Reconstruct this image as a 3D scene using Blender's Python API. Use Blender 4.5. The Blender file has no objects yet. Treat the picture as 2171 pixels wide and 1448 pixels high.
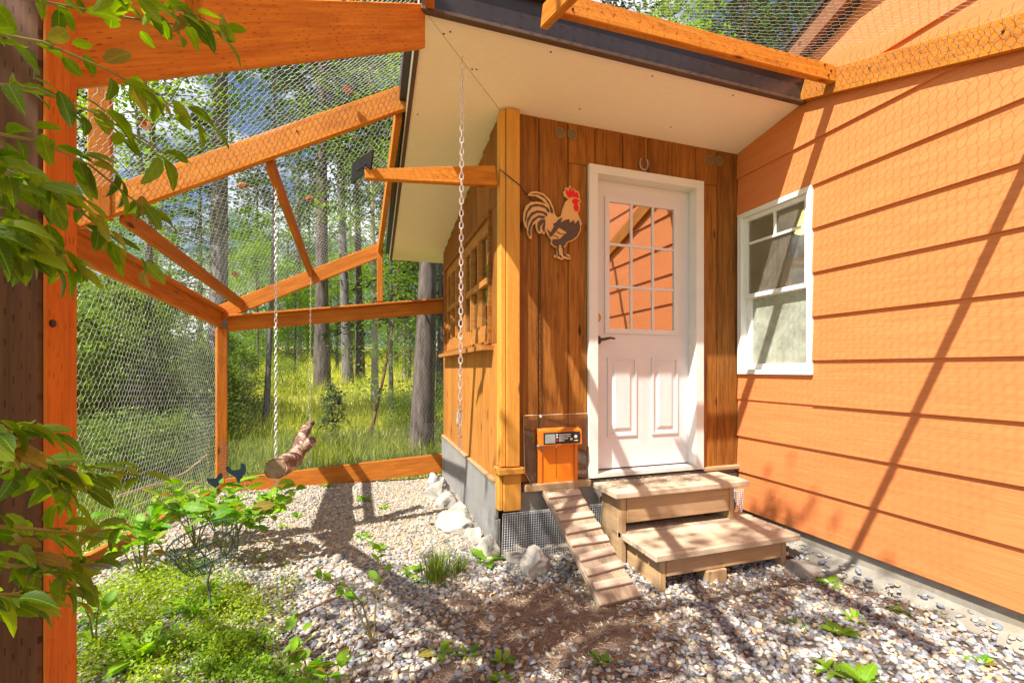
import bpy, math, random
import numpy as np
from mathutils import Vector, Matrix, Euler, geometry

# ------------------------------------------------------------------ camera, light, exposure
SC = bpy.context.scene
COL = SC.collection
F_PX, CX, HY = 942.0, 1085.5, 783.0          # focal length, centre and horizon measured in the 2171 px photograph
S_YAW, C_YAW = 0.3074, 0.9516                # the camera looks 17.9 degrees to the right of +Y
cam_d = bpy.data.cameras.new('camera'); cam = bpy.data.objects.new('camera', cam_d); COL.objects.link(cam)
cam_d.sensor_width = 36.0; cam_d.lens = F_PX / 2171 * 36.0
cam_d.shift_y = (HY - 724.0) / 2171.0
cam_d.clip_start = 0.05; cam_d.clip_end = 1500
cam.location = (0, 0, 0); cam.rotation_euler = (math.pi / 2, 0, -math.asin(S_YAW))
SC.camera = cam

SUN = Vector((0.63, 0.355, -1.0)).normalized()      # travel direction of the light
elev = math.asin(-SUN.z); az = math.atan2(-SUN.x, -SUN.y)
world = bpy.data.worlds.new('World'); SC.world = world; world.use_nodes = True
wn = world.node_tree; wn.nodes.clear()
def wnode(t, **k):
    n = wn.nodes.new(t)
    for a, b in k.items(): setattr(n, a, b)
    return n
sky = wnode('ShaderNodeTexSky', sky_type='NISHITA', sun_disc=False)
sky.sun_elevation = elev; sky.sun_rotation = az; sky.air_density = 1.0; sky.dust_density = 0.6; sky.ozone_density = 1.2
tcw = wnode('ShaderNodeTexCoord'); mapw = wnode('ShaderNodeMapping'); mapw.inputs['Scale'].default_value = (1, 1, 2.2)
nz = wnode('ShaderNodeTexNoise'); nz.inputs['Scale'].default_value = 2.6; nz.inputs['Detail'].default_value = 7; nz.inputs['Roughness'].default_value = 0.55
rampw = wnode('ShaderNodeValToRGB'); rampw.color_ramp.elements[0].position = 0.47; rampw.color_ramp.elements[1].position = 0.63
mixw = wnode('ShaderNodeMixRGB'); mixw.inputs[2].default_value = (16, 16.4, 17, 1)
bg = wnode('ShaderNodeBackground'); bg.inputs['Strength'].default_value = 0.056
outw = wnode('ShaderNodeOutputWorld')
L = wn.links.new
L(tcw.outputs['Generated'], mapw.inputs['Vector']); L(mapw.outputs['Vector'], nz.inputs['Vector'])
L(nz.outputs['Fac'], rampw.inputs['Fac']); L(rampw.outputs['Color'], mixw.inputs[0])
L(sky.outputs['Color'], mixw.inputs[1]); L(mixw.outputs['Color'], bg.inputs['Color']); L(bg.outputs['Background'], outw.inputs['Surface'])

sun_d = bpy.data.lights.new('sun', 'SUN'); sun_d.energy = 5.0; sun_d.angle = math.radians(0.5); sun_d.color = (1.0, 0.93, 0.82)
sun = bpy.data.objects.new('sun', sun_d); COL.objects.link(sun)
sun.rotation_euler = SUN.to_track_quat('-Z', 'Y').to_euler(); sun.location = (-4, -3, 8)
SC.view_settings.view_transform = 'Standard'; SC.view_settings.look = 'None'
SC.view_settings.exposure = 1.08; SC.view_settings.gamma = 1.0; SC.view_settings.use_curve_mapping = False
SC.cycles.max_bounces = 8; SC.cycles.diffuse_bounces = 4; SC.cycles.transparent_max_bounces = 16
SC.cycles.use_denoising = True

# ------------------------------------------------------------------ measuring helpers: pixel of the photograph + a known depth or plane -> metres
def ray(x, y):
    u = (x - CX) / F_PX
    return Vector((S_YAW + C_YAW * u, C_YAW - S_YAW * u, (HY - y) / F_PX))
def W(x, y, t): return ray(x, y) * t
def PX(x, y, X): d = ray(x, y); return d * (X / d.x)
def PY(x, y, Y): d = ray(x, y); return d * (Y / d.y)
def PZ(x, y, Z): d = ray(x, y); return d * (Z / d.z)
def clamp(v, a=0., b=1.): return max(a, min(b, v))
def g(x, y):
    z = -1.19
    z += 0.07 * clamp(0.2 - x, 0, 1.6) * (1 - clamp((y - 3.0) / 2.0))
    z -= 0.055 * math.exp(-((x - 1.7) ** 2 / 0.9 + (y - 1.95) ** 2 / 0.35))
    if y > 6: z += 0.075 * (y - 6) * (1 if y < 60 else 60. / y)
    z += 0.012 * math.sin(3.1 * x + 1.3 * y) * math.sin(2.3 * y - 1.1 * x)
    return z

# ------------------------------------------------------------------ object helpers
R = random.Random(7)
WM = {}                                             # world matrix of every object, by name
def setm(o, parent, m):
    WM[o.name] = m.copy()
    if parent is not None:
        o.parent = parent; m = WM[parent.name].inverted() @ m
    o.matrix_basis = m
def thing(name, loc, label, cat, group=None, kind=None):
    o = bpy.data.objects.new(name, None); COL.objects.link(o); o.empty_display_size = 0.1
    setm(o, None, Matrix.Translation(Vector(loc)))
    return tag(o, label, cat, group, kind)
def tag(o, label, cat=None, group=None, kind=None):
    o['label'] = label
    if cat: o['category'] = cat
    if group: o['group'] = group
    if kind: o['kind'] = kind
    return o
def link(name, me, mat=None, parent=None, m=None):
    o = bpy.data.objects.new(name, me); COL.objects.link(o)
    if mat is not None and not me.materials: me.materials.append(mat)
    setm(o, parent, m if m is not None else Matrix.Identity(4))
    return o
def mesh_np(name, V, faces, smooth=False, tint=None):
    """V (n,3); faces (m,k) array; tint (n,) float or (n,3) colours -> point attribute"""
    V = np.asarray(V, dtype=np.float32); faces = np.asarray(faces, dtype=np.int32)
    me = bpy.data.meshes.new(name); k = faces.shape[1]; m = len(faces)
    me.vertices.add(len(V)); me.vertices.foreach_set('co', V.ravel())
    me.loops.add(m * k); me.loops.foreach_set('vertex_index', faces.ravel())
    me.polygons.add(m); me.polygons.foreach_set('loop_start', np.arange(0, m * k, k, dtype=np.int32))
    me.polygons.foreach_set('loop_total', np.full(m, k, dtype=np.int32))
    me.update(calc_edges=True)
    if smooth: me.polygons.foreach_set('use_smooth', np.ones(m, dtype=bool))
    if tint is not None:
        t = np.asarray(tint, dtype=np.float32)
        if t.ndim == 1: t = np.repeat(t[:, None], 3, 1)
        c = np.ones((len(V), 4), dtype=np.float32); c[:, :3] = t
        a = me.color_attributes.new('tint', 'FLOAT_COLOR', 'POINT'); a.data.foreach_set('color', c.ravel())
    return me
class MB:
    """collects boxes, tubes and prisms that become ONE mesh"""
    def __init__(s): s.v = []; s.f = []
    def add(s, vs, fs):
        b = len(s.v); s.v += [tuple(v) for v in vs]; s.f += [tuple(i + b for i in f) for f in fs]
    def box(s, lo, hi, m=None):
        x0, y0, z0 = lo; x1, y1, z1 = hi
        vs = [Vector(p) for p in ((x0,y0,z0),(x1,y0,z0),(x1,y1,z0),(x0,y1,z0),(x0,y0,z1),(x1,y0,z1),(x1,y1,z1),(x0,y1,z1))]
        if m: vs = [m @ v for v in vs]
        s.add(vs, [(0,3,2,1),(4,5,6,7),(0,1,5,4),(1,2,6,5),(2,3,7,6),(3,0,4,7)])
    def tube(s, pts, r, n=8, caps=True, closed=False):
        pts = [Vector(p) for p in pts]; k = len(pts)
        rs = r if isinstance(r, (list, tuple)) else [r] * k
        vs = []; up = None
        for i, p in enumerate(pts):
            if closed: d = pts[(i + 1) % k] - pts[i - 1]
            else: d = pts[min(i + 1, k - 1)] - pts[max(i - 1, 0)]
            d.normalize()
            if up is None: up = Vector((0, 0, 1)) if abs(d.z) < .9 else Vector((1, 0, 0))
            a = d.cross(up)
            if a.length < 1e-6: a = d.orthogonal()
            a.normalize(); b = a.cross(d).normalized(); up = b
            for j in range(n):
                t = 2 * math.pi * j / n
                vs.append(p + a * (math.cos(t) * rs[i]) + b * (math.sin(t) * rs[i]))
        fs = []
        for i in range(k if closed else k - 1):
            for j in range(n):
                i2 = (i + 1) % k
                fs.append((i * n + j, i2 * n + j, i2 * n + (j + 1) % n, i * n + (j + 1) % n))
        if caps and not closed:
            fs.append(tuple(range(n))); fs.append(tuple((k - 1) * n + j for j in reversed(range(n))))
        s.add(vs, fs)
    def prism(s, pts, off):
        """closed outline of 3D points swept by the vector off"""
        pts = [Vector(p) for p in pts]; n = len(pts); off = Vector(off)
        tri = geometry.tessellate_polygon([pts])
        vs = pts + [p + off for p in pts]
        fs = [tuple(t) for t in tri] + [tuple(i + n for i in reversed(t)) for t in tri]
        fs += [(i, (i + 1) % n, (i + 1) % n + n, i + n) for i in range(n)]
        s.add(vs, fs)
    def disc(s, c, ax, r, h, n=20):
        ax = Vector(ax).normalized(); c = Vector(c)
        s.tube([c, c + ax * h], r, n)
    def mesh(s, name, smooth=False):
        me = bpy.data.meshes.new(name); me.from_pydata(s.v, [], s.f); me.update()
        import bmesh
        bm = bmesh.new(); bm.from_mesh(me); bmesh.ops.recalc_face_normals(bm, faces=bm.faces); bm.to_mesh(me); bm.free()
        if smooth:
            me.polygons.foreach_set('use_smooth', [True] * len(me.polygons))
            me.set_sharp_from_angle(angle=math.radians(40))
        return me
    def build(s, name, mat, parent=None, smooth=False, m=None):
        """vertices are world coordinates; the origin moves to the middle of the shape"""
        c = Vector([sum(v[i] for v in s.v) / len(s.v) for i in range(3)])
        s.v = [tuple(Vector(v) - c) for v in s.v]
        return link(name, s.mesh(name, smooth), mat, parent, Matrix.Translation(c))
def chamfer_box(L_, w, h, c):
    x, y, z = L_ / 2, w / 2, h / 2; c = min(c, y * .6, z * .6)
    vs = []; idx = {}
    for sx in (-1, 1):
        for sy in (-1, 1):
            for sz in (-1, 1):
                for k in range(3):
                    p = [sx * x, sy * y, sz * z]
                    for q in range(3):
                        if q != k: p[q] -= (sx, sy, sz)[q] * c
                    idx[(sx, sy, sz, k)] = len(vs); vs.append(p)
    fs = []
    for k in range(3):
        a, b = [q for q in range(3) if q != k]
        for s in (-1, 1):
            def key(sa, sb):
                t = [0, 0, 0]; t[k] = s; t[a] = sa; t[b] = sb; return idx[(t[0], t[1], t[2], k)]
            fs.append((key(-1,-1), key(1,-1), key(1,1), key(-1,1)))
    for k in range(3):
        a, b = [q for q in range(3) if q != k]
        for sa in (-1, 1):
            for sb in (-1, 1):
                def kk(sk, f):
                    t = [0, 0, 0]; t[k] = sk; t[a] = sa; t[b] = sb; return idx[(t[0], t[1], t[2], f)]
                fs.append((kk(-1, a), kk(1, a), kk(1, b), kk(-1, b)))
    for sx in (-1, 1):
        for sy in (-1, 1):
            for sz in (-1, 1): fs.append(tuple(idx[(sx, sy, sz, k)] for k in range(3)))
    m = MB(); m.add(vs, fs); return m.mesh('board')
def board(name, p0, p1, w, h, mat, parent=None, up=(0, 0, 1), c=0.004, taper=None, plumb=False):
    """a timber from p0 to p1; h is its size along up, w its size across"""
    p0, p1 = Vector(p0), Vector(p1); d = (p1 - p0); ln = d.length; d.normalize()
    u = Vector(up); z = (u - d * u.dot(d))
    if z.length < 1e-5: z = d.orthogonal()
    z.normalize(); y = z.cross(d).normalized()
    m = Matrix(((d.x, y.x, z.x, 0), (d.y, y.y, z.y, 0), (d.z, y.z, z.z, 0), (0, 0, 0, 1)))
    m.translation = (p0 + p1) / 2
    me = chamfer_box(ln, w, h, c)
    if plumb:
        k = d.z / math.hypot(d.x, d.y)
        for v in me.vertices: v.co.x += v.co.z * k
    if taper:
        for v in me.vertices:
            if v.co.x > 0: v.co.z *= taper
    return link(name, me, mat, parent, m)

# ------------------------------------------------------------------ materials
def new_mat(name):
    m = bpy.data.materials.new(name); m.use_nodes = True; nt = m.node_tree; nt.nodes.clear()
    def N(t, ins=None, **k):
        n = nt.nodes.new(t)
        for a, b in k.items(): setattr(n, a, b)
        for a, b in (ins or {}).items(): n.inputs[a].default_value = b
        return n
    return m, nt, N, nt.links.new
def rgb(c): return (c[0], c[1], c[2], 1)
def ramp(N, stops):
    r = N('ShaderNodeValToRGB'); e = r.color_ramp.elements
    while len(e) < len(stops): e.new(.5)
    for el, (p, c) in zip(e, stops): el.position = p; el.color = rgb(c)
    return r
def wood(name, a, b, incised=False, rough=0.72, knots=True, weather=None, fine=1.0, var=0.25, bump=.45):
    m, nt, N, K = new_mat(name)
    tc = N('ShaderNodeTexCoord'); oi = N('ShaderNodeObjectInfo')
    mul = N('ShaderNodeVectorMath', operation='MULTIPLY_ADD'); mul.inputs[1].default_value = (0, 0, 0)
    cmb = N('ShaderNodeCombineXYZ'); r10 = N('ShaderNodeMath', {1: 37.0}, operation='MULTIPLY'); K(oi.outputs['Random'], r10.inputs[0])
    for i in range(3): K(r10.outputs[0], cmb.inputs[i])
    addv = N('ShaderNodeVectorMath', operation='ADD'); K(tc.outputs['Object'], addv.inputs[0]); K(cmb.outputs[0], addv.inputs[1])
    mp1 = N('ShaderNodeMapping', {'Scale': (1.4, 16, 16)}); K(addv.outputs[0], mp1.inputs['Vector'])
    mp2 = N('ShaderNodeMapping', {'Scale': (5, 150 * fine, 150 * fine)}); K(addv.outputs[0], mp2.inputs['Vector'])
    n1 = N('ShaderNodeTexNoise', {'Scale': 1.6, 'Detail': 6, 'Roughness': .6, 'Distortion': 1.2}); K(mp1.outputs[0], n1.inputs['Vector'])
    n2 = N('ShaderNodeTexNoise', {'Scale': 1.0, 'Detail': 4, 'Roughness': .6}); K(mp2.outputs[0], n2.inputs['Vector'])
    n3 = N('ShaderNodeTexNoise', {'Scale': 2.3, 'Detail': 3}); K(addv.outputs[0], n3.inputs['Vector'])
    s1 = N('ShaderNodeMath', {1: .62}, operation='MULTIPLY'); K(n1.outputs['Fac'], s1.inputs[0])
    s2 = N('ShaderNodeMath', {1: .38}, operation='MULTIPLY_ADD'); K(n2.outputs['Fac'], s2.inputs[0]); K(s1.outputs[0], s2.inputs[2])
    rp = ramp(N, [(.36, b), (.60, a)]); K(s2.outputs[0], rp.inputs['Fac'])
    col = rp.outputs['Color']
    hs = N('ShaderNodeHueSaturation'); v = N('ShaderNodeMapRange', {3: 1 - var, 4: 1 + var * .7})
    av = N('ShaderNodeMath', operation='ADD'); h1 = N('ShaderNodeMath', {1: .5}, operation='MULTIPLY'); K(oi.outputs['Random'], h1.inputs[0])
    h2 = N('ShaderNodeMath', {1: .5}, operation='MULTIPLY'); K(n3.outputs['Fac'], h2.inputs[0]); K(h1.outputs[0], av.inputs[0]); K(h2.outputs[0], av.inputs[1])
    K(av.outputs[0], v.inputs[0]); K(v.outputs[0], hs.inputs['Value']); K(col, hs.inputs['Color']); col = hs.outputs['Color']
    hgt = s2.outputs[0]
    if weather:
        wr = ramp(N, [(.45, (0, 0, 0)), (.7, (1, 1, 1))]); wn_ = N('ShaderNodeTexNoise', {'Scale': 5, 'Detail': 6, 'Roughness': .65}); K(addv.outputs[0], wn_.inputs['Vector'])
        K(wn_.outputs['Fac'], wr.inputs['Fac']); mx = N('ShaderNodeMixRGB', {2: rgb(weather)}); K(wr.outputs['Color'], mx.inputs[0]); K(col, mx.inputs[1]); col = mx.outputs[0]
    if knots:
        mpk = N('ShaderNodeMapping', {'Scale': (1.6, 5, 5)}); K(addv.outputs[0], mpk.inputs['Vector'])
        vo = N('ShaderNodeTexVoronoi', {'Scale': 1.3}); K(mpk.outputs[0], vo.inputs['Vector'])
        kr = ramp(N, [(.05, (1, 1, 1)), (.11, (0, 0, 0))]); K(vo.outputs['Distance'], kr.inputs['Fac'])
        mk = N('ShaderNodeMixRGB', {2: rgb([x * .3 for x in b])}); K(kr.outputs['Color'], mk.inputs[0]); K(col, mk.inputs[1]); col = mk.outputs[0]
    if incised:
        sp = N('ShaderNodeSeparateXYZ'); K(tc.outputs['Object'], sp.inputs[0])
        yz = N('ShaderNodeMath', operation='ADD'); K(sp.outputs[1], yz.inputs[0]); K(sp.outputs[2], yz.inputs[1])
        row = N('ShaderNodeMath', {1: 1 / .0115}, operation='MULTIPLY'); K(yz.outputs[0], row.inputs[0])
        fl = N('ShaderNodeMath', operation='FLOOR'); K(row.outputs[0], fl.inputs[0]); fr = N('ShaderNodeMath', operation='FRACT'); K(row.outputs[0], fr.inputs[0])
        wnn = N('ShaderNodeTexWhiteNoise', noise_dimensions='1D'); K(fl.outputs[0], wnn.inputs['W'])
        xs = N('ShaderNodeMath', {1: 1 / .055}, operation='MULTIPLY'); K(sp.outputs[0], xs.inputs[0])
        xa = N('ShaderNodeMath', operation='ADD'); K(xs.outputs[0], xa.inputs[0]); K(wnn.outputs['Value'], xa.inputs[1])
        xf = N('ShaderNodeMath', operation='FRACT'); K(xa.outputs[0], xf.inputs[0])
        c1 = N('ShaderNodeMath', {1: .24}, operation='LESS_THAN'); K(xf.outputs[0], c1.inputs[0])
        d1 = N('ShaderNodeMath', {1: .5}, operation='SUBTRACT'); K(fr.outputs[0], d1.inputs[0]); d2 = N('ShaderNodeMath', operation='ABSOLUTE'); K(d1.outputs[0], d2.inputs[0])
        c2 = N('ShaderNodeMath', {1: .11}, operation='LESS_THAN'); K(d2.outputs[0], c2.inputs[0])
        c3 = N('ShaderNodeMath', operation='MULTIPLY'); K(c1.outputs[0], c3.inputs[0]); K(c2.outputs[0], c3.inputs[1])
        nn = N('ShaderNodeTexNoise', {'Scale': 9.0, 'Detail': 3}); K(addv.outputs[0], nn.inputs['Vector']); nr = N('ShaderNodeMapRange', {1: .40, 2: .62}); K(nn.outputs['Fac'], nr.inputs[0])
        cc = N('ShaderNodeMath', operation='MULTIPLY'); K(c3.outputs[0], cc.inputs[0]); K(nr.outputs[0], cc.inputs[1])
        ck = N('ShaderNodeMath', {1: .75}, operation='MULTIPLY'); K(cc.outputs[0], ck.inputs[0])
        mi = N('ShaderNodeMixRGB', {2: rgb([x * .22 for x in b])}); K(ck.outputs[0], mi.inputs[0]); K(col, mi.inputs[1]); col = mi.outputs[0]
        hh = N('ShaderNodeMath', operation='SUBTRACT'); K(hgt, hh.inputs[0]); K(cc.outputs[0], hh.inputs[1]); hgt = hh.outputs[0]
    bp = N('ShaderNodeBump', {'Strength': bump, 'Distance': .003}); K(hgt, bp.inputs['Height'])
    ps = N('ShaderNodeBsdfPrincipled', {'Roughness': rough, 'Specular IOR Level': .25}); K(col, ps.inputs['Base Color']); K(bp.outputs[0], ps.inputs['Normal'])
    o = N('ShaderNodeOutputMaterial'); K(ps.outputs[0], o.inputs[0]); return m
def plain(name, c, rough=.6, metal=0., spec=.4, var=.12, scale=6., bump=0., bscale=60., stretch=(1, 1, 1), spots=None):
    m, nt, N, K = new_mat(name)
    tc = N('ShaderNodeTexCoord'); mp = N('ShaderNodeMapping', {'Scale': stretch}); K(tc.outputs['Object'], mp.inputs[0])
    n = N('ShaderNodeTexNoise', {'Scale': scale, 'Detail': 5, 'Roughness': .6}); K(mp.outputs[0], n.inputs['Vector'])
    rp = ramp(N, [(.3, [x * (1 - var) for x in c]), (.7, [min(1, x * (1 + var)) for x in c])]); K(n.outputs['Fac'], rp.inputs['Fac'])
    ps = N('ShaderNodeBsdfPrincipled', {'Roughness': rough, 'Metallic': metal, 'Specular IOR Level': spec}); col = rp.outputs['Color']
    if spots:
        ns = N('ShaderNodeTexNoise', {'Scale': spots[1], 'Detail': 6, 'Roughness': .7}); K(mp.outputs[0], ns.inputs['Vector'])
        rs = ramp(N, [(spots[2], (0, 0, 0)), (spots[2] + .08, (1, 1, 1))]); K(ns.outputs['Fac'], rs.inputs['Fac'])
        mx = N('ShaderNodeMixRGB', {2: rgb(spots[0])}); K(rs.outputs['Color'], mx.inputs[0]); K(col, mx.inputs[1]); col = mx.outputs[0]
    K(col, ps.inputs['Base Color'])
    if bump:
        nb = N('ShaderNodeTexNoise', {'Scale': bscale, 'Detail': 5, 'Roughness': .65}); K(mp.outputs[0], nb.inputs['Vector'])
        bp = N('ShaderNodeBump', {'Strength': bump, 'Distance': .004}); K(nb.outputs['Fac'], bp.inputs['Height']); K(bp.outputs[0], ps.inputs['Normal'])
    o = N('ShaderNodeOutputMaterial'); K(ps.outputs[0], o.inputs[0]); return m
def leafy(name, dark, light, trans=.4, rough=.5, spec=.3, use_tint=True, grad=None):
    m, nt, N, K = new_mat(name)
    if use_tint:
        at = N('ShaderNodeAttribute', attribute_name='tint'); fac = at.outputs['Fac']
    else:
        oi = N('ShaderNodeObjectInfo'); fac = oi.outputs['Random']
    rp = ramp(N, [(0, dark), (1, light)]); K(fac, rp.inputs['Fac'])
    if not use_tint:
        e = rp.color_ramp.elements; e[1].position = .9; q_ = e.new(.97); q_.color = (.30, .19, .05, 1)
    tc = N('ShaderNodeTexCoord'); n = N('ShaderNodeTexNoise', {'Scale': 7 if not use_tint else 1.2, 'Detail': 3}); K(tc.outputs['Object'], n.inputs['Vector'])
    hs = N('ShaderNodeHueSaturation'); mr = N('ShaderNodeMapRange', {3: .75, 4: 1.25}); K(n.outputs['Fac'], mr.inputs[0]); K(mr.outputs[0], hs.inputs['Value']); K(rp.outputs['Color'], hs.inputs['Color'])
    leafcol = hs.outputs[0]
    if not use_tint:
        sp = N('ShaderNodeSeparateXYZ'); K(tc.outputs['Object'], sp.inputs[0]); ab = N('ShaderNodeMath', operation='ABSOLUTE'); K(sp.outputs[1], ab.inputs[0])
        m1 = N('ShaderNodeMath', {1: .012}, operation='LESS_THAN'); K(ab.outputs[0], m1.inputs[0])
        a1 = N('ShaderNodeMath', {1: 9.}, operation='MULTIPLY'); K(sp.outputs[0], a1.inputs[0]); a2 = N('ShaderNodeMath', {1: -7.}, operation='MULTIPLY_ADD'); K(ab.outputs[0], a2.inputs[0]); K(a1.outputs[0], a2.inputs[2])
        a3 = N('ShaderNodeMath', operation='FRACT'); K(a2.outputs[0], a3.inputs[0]); a4 = N('ShaderNodeMath', {1: .13}, operation='LESS_THAN'); K(a3.outputs[0], a4.inputs[0]); a5 = N('ShaderNodeMath', {1: .16}, operation='MULTIPLY'); K(a4.outputs[0], a5.inputs[0])
        m6 = N('ShaderNodeMath', {1: .5}, operation='MULTIPLY'); K(m1.outputs[0], m6.inputs[0]); vm = N('ShaderNodeMath', operation='MAXIMUM'); K(m6.outputs[0], vm.inputs[0]); K(a5.outputs[0], vm.inputs[1])
        vx = N('ShaderNodeMixRGB', {2: rgb([min(1, c * 1.5) for c in light])}); K(vm.outputs[0], vx.inputs[0]); K(leafcol, vx.inputs[1]); leafcol = vx.outputs[0]
    ps = N('ShaderNodeBsdfPrincipled', {'Roughness': rough, 'Specular IOR Level': spec}); K(leafcol, ps.inputs['Base Color'])
    tr = N('ShaderNodeBsdfTranslucent'); br = N('ShaderNodeHueSaturation', {'Saturation': 1.1, 'Value': 1.5}); K(leafcol, br.inputs['Color']); K(br.outputs[0], tr.inputs['Color'])
    mx = N('ShaderNodeMixShader', {0: trans}); K(ps.outputs[0], mx.inputs[1]); K(tr.outputs[0], mx.inputs[2])
    o = N('ShaderNodeOutputMaterial'); K(mx.outputs[0], o.inputs[0]); return m
def glass(name, refl, tint=(.9, .95, .92), dust=0., dcol=(.5, .48, .42)):
    m, nt, N, K = new_mat(name)
    t = N('ShaderNodeBsdfTransparent', {'Color': rgb(tint)}); gl = N('ShaderNodeBsdfGlossy', {'Roughness': .015, 'Color': (.95, .95, .95, 1)})
    lw = N('ShaderNodeFresnel', {'IOR': 1.5}); a = N('ShaderNodeMath', {1: refl}, operation='ADD', use_clamp=True); K(lw.outputs[0], a.inputs[0])
    mx = N('ShaderNodeMixShader'); K(a.outputs[0], mx.inputs[0]); K(t.outputs[0], mx.inputs[1]); K(gl.outputs[0], mx.inputs[2]); last = mx
    if dust:
        d = N('ShaderNodeBsdfDiffuse', {'Color': rgb(dcol)}); tc = N('ShaderNodeTexCoord'); n = N('ShaderNodeTexNoise', {'Scale': 9, 'Detail': 8, 'Roughness': .7}); K(tc.outputs['Object'], n.inputs['Vector'])
        mr = N('ShaderNodeMapRange', {1: .3, 2: .7, 3: dust * .6, 4: dust * 1.4}); K(n.outputs['Fac'], mr.inputs[0])
        m2 = N('ShaderNodeMixShader'); K(mr.outputs[0], m2.inputs[0]); K(mx.outputs[0], m2.inputs[1]); K(d.outputs[0], m2.inputs[2]); last = m2
    o = N('ShaderNodeOutputMaterial'); K(last.outputs[0], o.inputs[0]); return m
def emit(name, c, s):
    m, nt, N, K = new_mat(name); e = N('ShaderNodeEmission', {'Color': rgb(c), 'Strength': s}); o = N('ShaderNodeOutputMaterial'); K(e.outputs[0], o.inputs[0]); return m
def tinted(name, rough=.85, bump=.5, bscale=90, stops=None, spec=.25):
    """colour straight from the point attribute (each stone has its own colour)"""
    m, nt, N, K = new_mat(name); at = N('ShaderNodeAttribute', attribute_name='tint'); tc = N('ShaderNodeTexCoord')
    n = N('ShaderNodeTexNoise', {'Scale': bscale, 'Detail': 5, 'Roughness': .7}); K(tc.outputs['Object'], n.inputs['Vector'])
    mr = N('ShaderNodeMapRange', {3: .72, 4: 1.28}); K(n.outputs['Fac'], mr.inputs[0]); hs = N('ShaderNodeHueSaturation'); K(mr.outputs[0], hs.inputs['Value']); K(at.outputs['Color'], hs.inputs['Color'])
    ps = N('ShaderNodeBsdfPrincipled', {'Roughness': rough, 'Specular IOR Level': spec}); K(hs.outputs[0], ps.inputs['Base Color'])
    bp = N('ShaderNodeBump', {'Strength': bump, 'Distance': .004}); K(n.outputs['Fac'], bp.inputs['Height']); K(bp.outputs[0], ps.inputs['Normal'])
    o = N('ShaderNodeOutputMaterial'); K(ps.outputs[0], o.inputs[0]); return m

M_BEAM = wood('stained_beam_wood', (.64, .235, .022), (.44, .13, .010), incised=True)
M_RAIL = wood('stained_rail_wood', (.54, .18, .020), (.33, .090, .010))
M_POST = wood('yellow_trim_wood', (.72, .35, .065), (.60, .25, .035))
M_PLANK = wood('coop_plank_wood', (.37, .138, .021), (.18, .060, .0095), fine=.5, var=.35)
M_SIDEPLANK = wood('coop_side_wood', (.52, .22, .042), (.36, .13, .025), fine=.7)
M_SASH = wood('window_sash_wood', (.50, .22, .05), (.33, .12, .025), knots=False)
M_STEP = wood('weathered_step_wood', (.62, .50, .36), (.44, .33, .225), weather=(.46, .35, .26), knots=False)
M_STEPBOX = wood('step_frame_wood', (.50, .33, .17), (.34, .21, .105), weather=(.36, .25, .16))
M_RAMP = wood('ramp_wood', (.42, .30, .20), (.24, .16, .105), incised=True, weather=(.42, .32, .24), knots=False)
M_CLEAT = wood('ramp_cleat_wood', (.58, .45, .34), (.42, .30, .22), knots=False)
M_GREYWOOD = wood('grey_skirt_wood', (.33, .31, .28), (.19, .175, .155), weather=(.27, .24, .20))
M_SIDING = wood('orange_painted_siding', (.67, .225, .075), (.59, .182, .056), knots=False, rough=.6, var=.05, bump=.8)
M_SIDING2 = wood('orange_painted_gable', (.68, .24, .08), (.60, .20, .06), knots=False, rough=.55, var=.06)
M_SOFFIT = plain('cream_soffit_paint', (.92, .81, .68), .6, var=.04, bump=.25, bscale=7, stretch=(3, 30, 3))
M_FASCIA = plain('brown_metal_fascia', (.055, .042, .042), .28, .35, .5, var=.1)
M_BROWN = plain('brown_trim_paint', (.105, .06, .04), .5, var=.15)
M_ROOF = plain('dark_roof_metal', (.06, .05, .045), .5, .3)
M_WHITE = plain('white_door_paint', (.69, .655, .665), .38, var=.03, spots=((.58, .53, .47), 11, .69))
M_TRIM = plain('white_trim_paint', (.72, .695, .67), .45, var=.04, spots=((.5, .42, .33), 11, .69))
M_VINYL = plain('white_vinyl', (.80, .80, .78), .35, var=.03)
M_BRONZE = plain('dark_bronze', (.07, .045, .035), .35, .7)
M_GALV = plain('galvanised_wire', (.66, .67, .68), .42, .1, .5, var=.1)
M_WIREDARK = plain('dark_wire', (.20, .20, .21), .6, .1)  # darker grey copy of the netting wire, for back wall and beam faces
M_STEEL = plain('zinc_chain', (.72, .72, .73), .3, .6, .5, var=.12, scale=60)
M_BLACK = plain('black_plastic', (.018, .018, .02), .45)
M_CABLE = plain('dark_cable', (.03, .022, .018), .5)
M_GLASS_DOOR = glass('door_glass', .50, (.5, .5, .5))
M_GLASS_SIDE = glass('coop_window_glass', .22, (.75, .8, .8))
M_GLASS_UP = glass('dusty_upper_glass', .03, (.85, .86, .8), .20, (.50, .44, .36))
M_GLASS_LOW = glass('screened_lower_glass', .03, (.75, .8, .75), .50, (.62, .66, .54))
M_ACRYL = glass('acrylic_sheet', .0, (.97, .96, .94), .015)
M_OWOOD = plain('orange_plastic', (.68, .19, .02), .3, var=.06)
M_ODOOR = plain('orange_door_plastic', (.75, .20, .008), .22, var=.05)
M_PLY = plain('rooster_light_wood', (.74, .40, .14), .6, var=.1, stretch=(30, 2, 2))
M_DARKWOOD = plain('rooster_dark_wood', (.10, .055, .04), .6, var=.2, stretch=(2, 2, 12))
M_RED = plain('red_paint', (.72, .004, .006), .4, var=.06)
M_HEN = plain('blue_black_metal', (.012, .03, .045), .5, .3)
M_CONC = plain('foundation_concrete', (.28, .255, .215), .9, var=.25, scale=5, bump=.6, bscale=25, spots=((.25, .22, .17), 3, .56))
M_BLOCK = plain('concrete_block', (.30, .26, .22), .95, var=.25, bump=.8, bscale=60)
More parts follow.
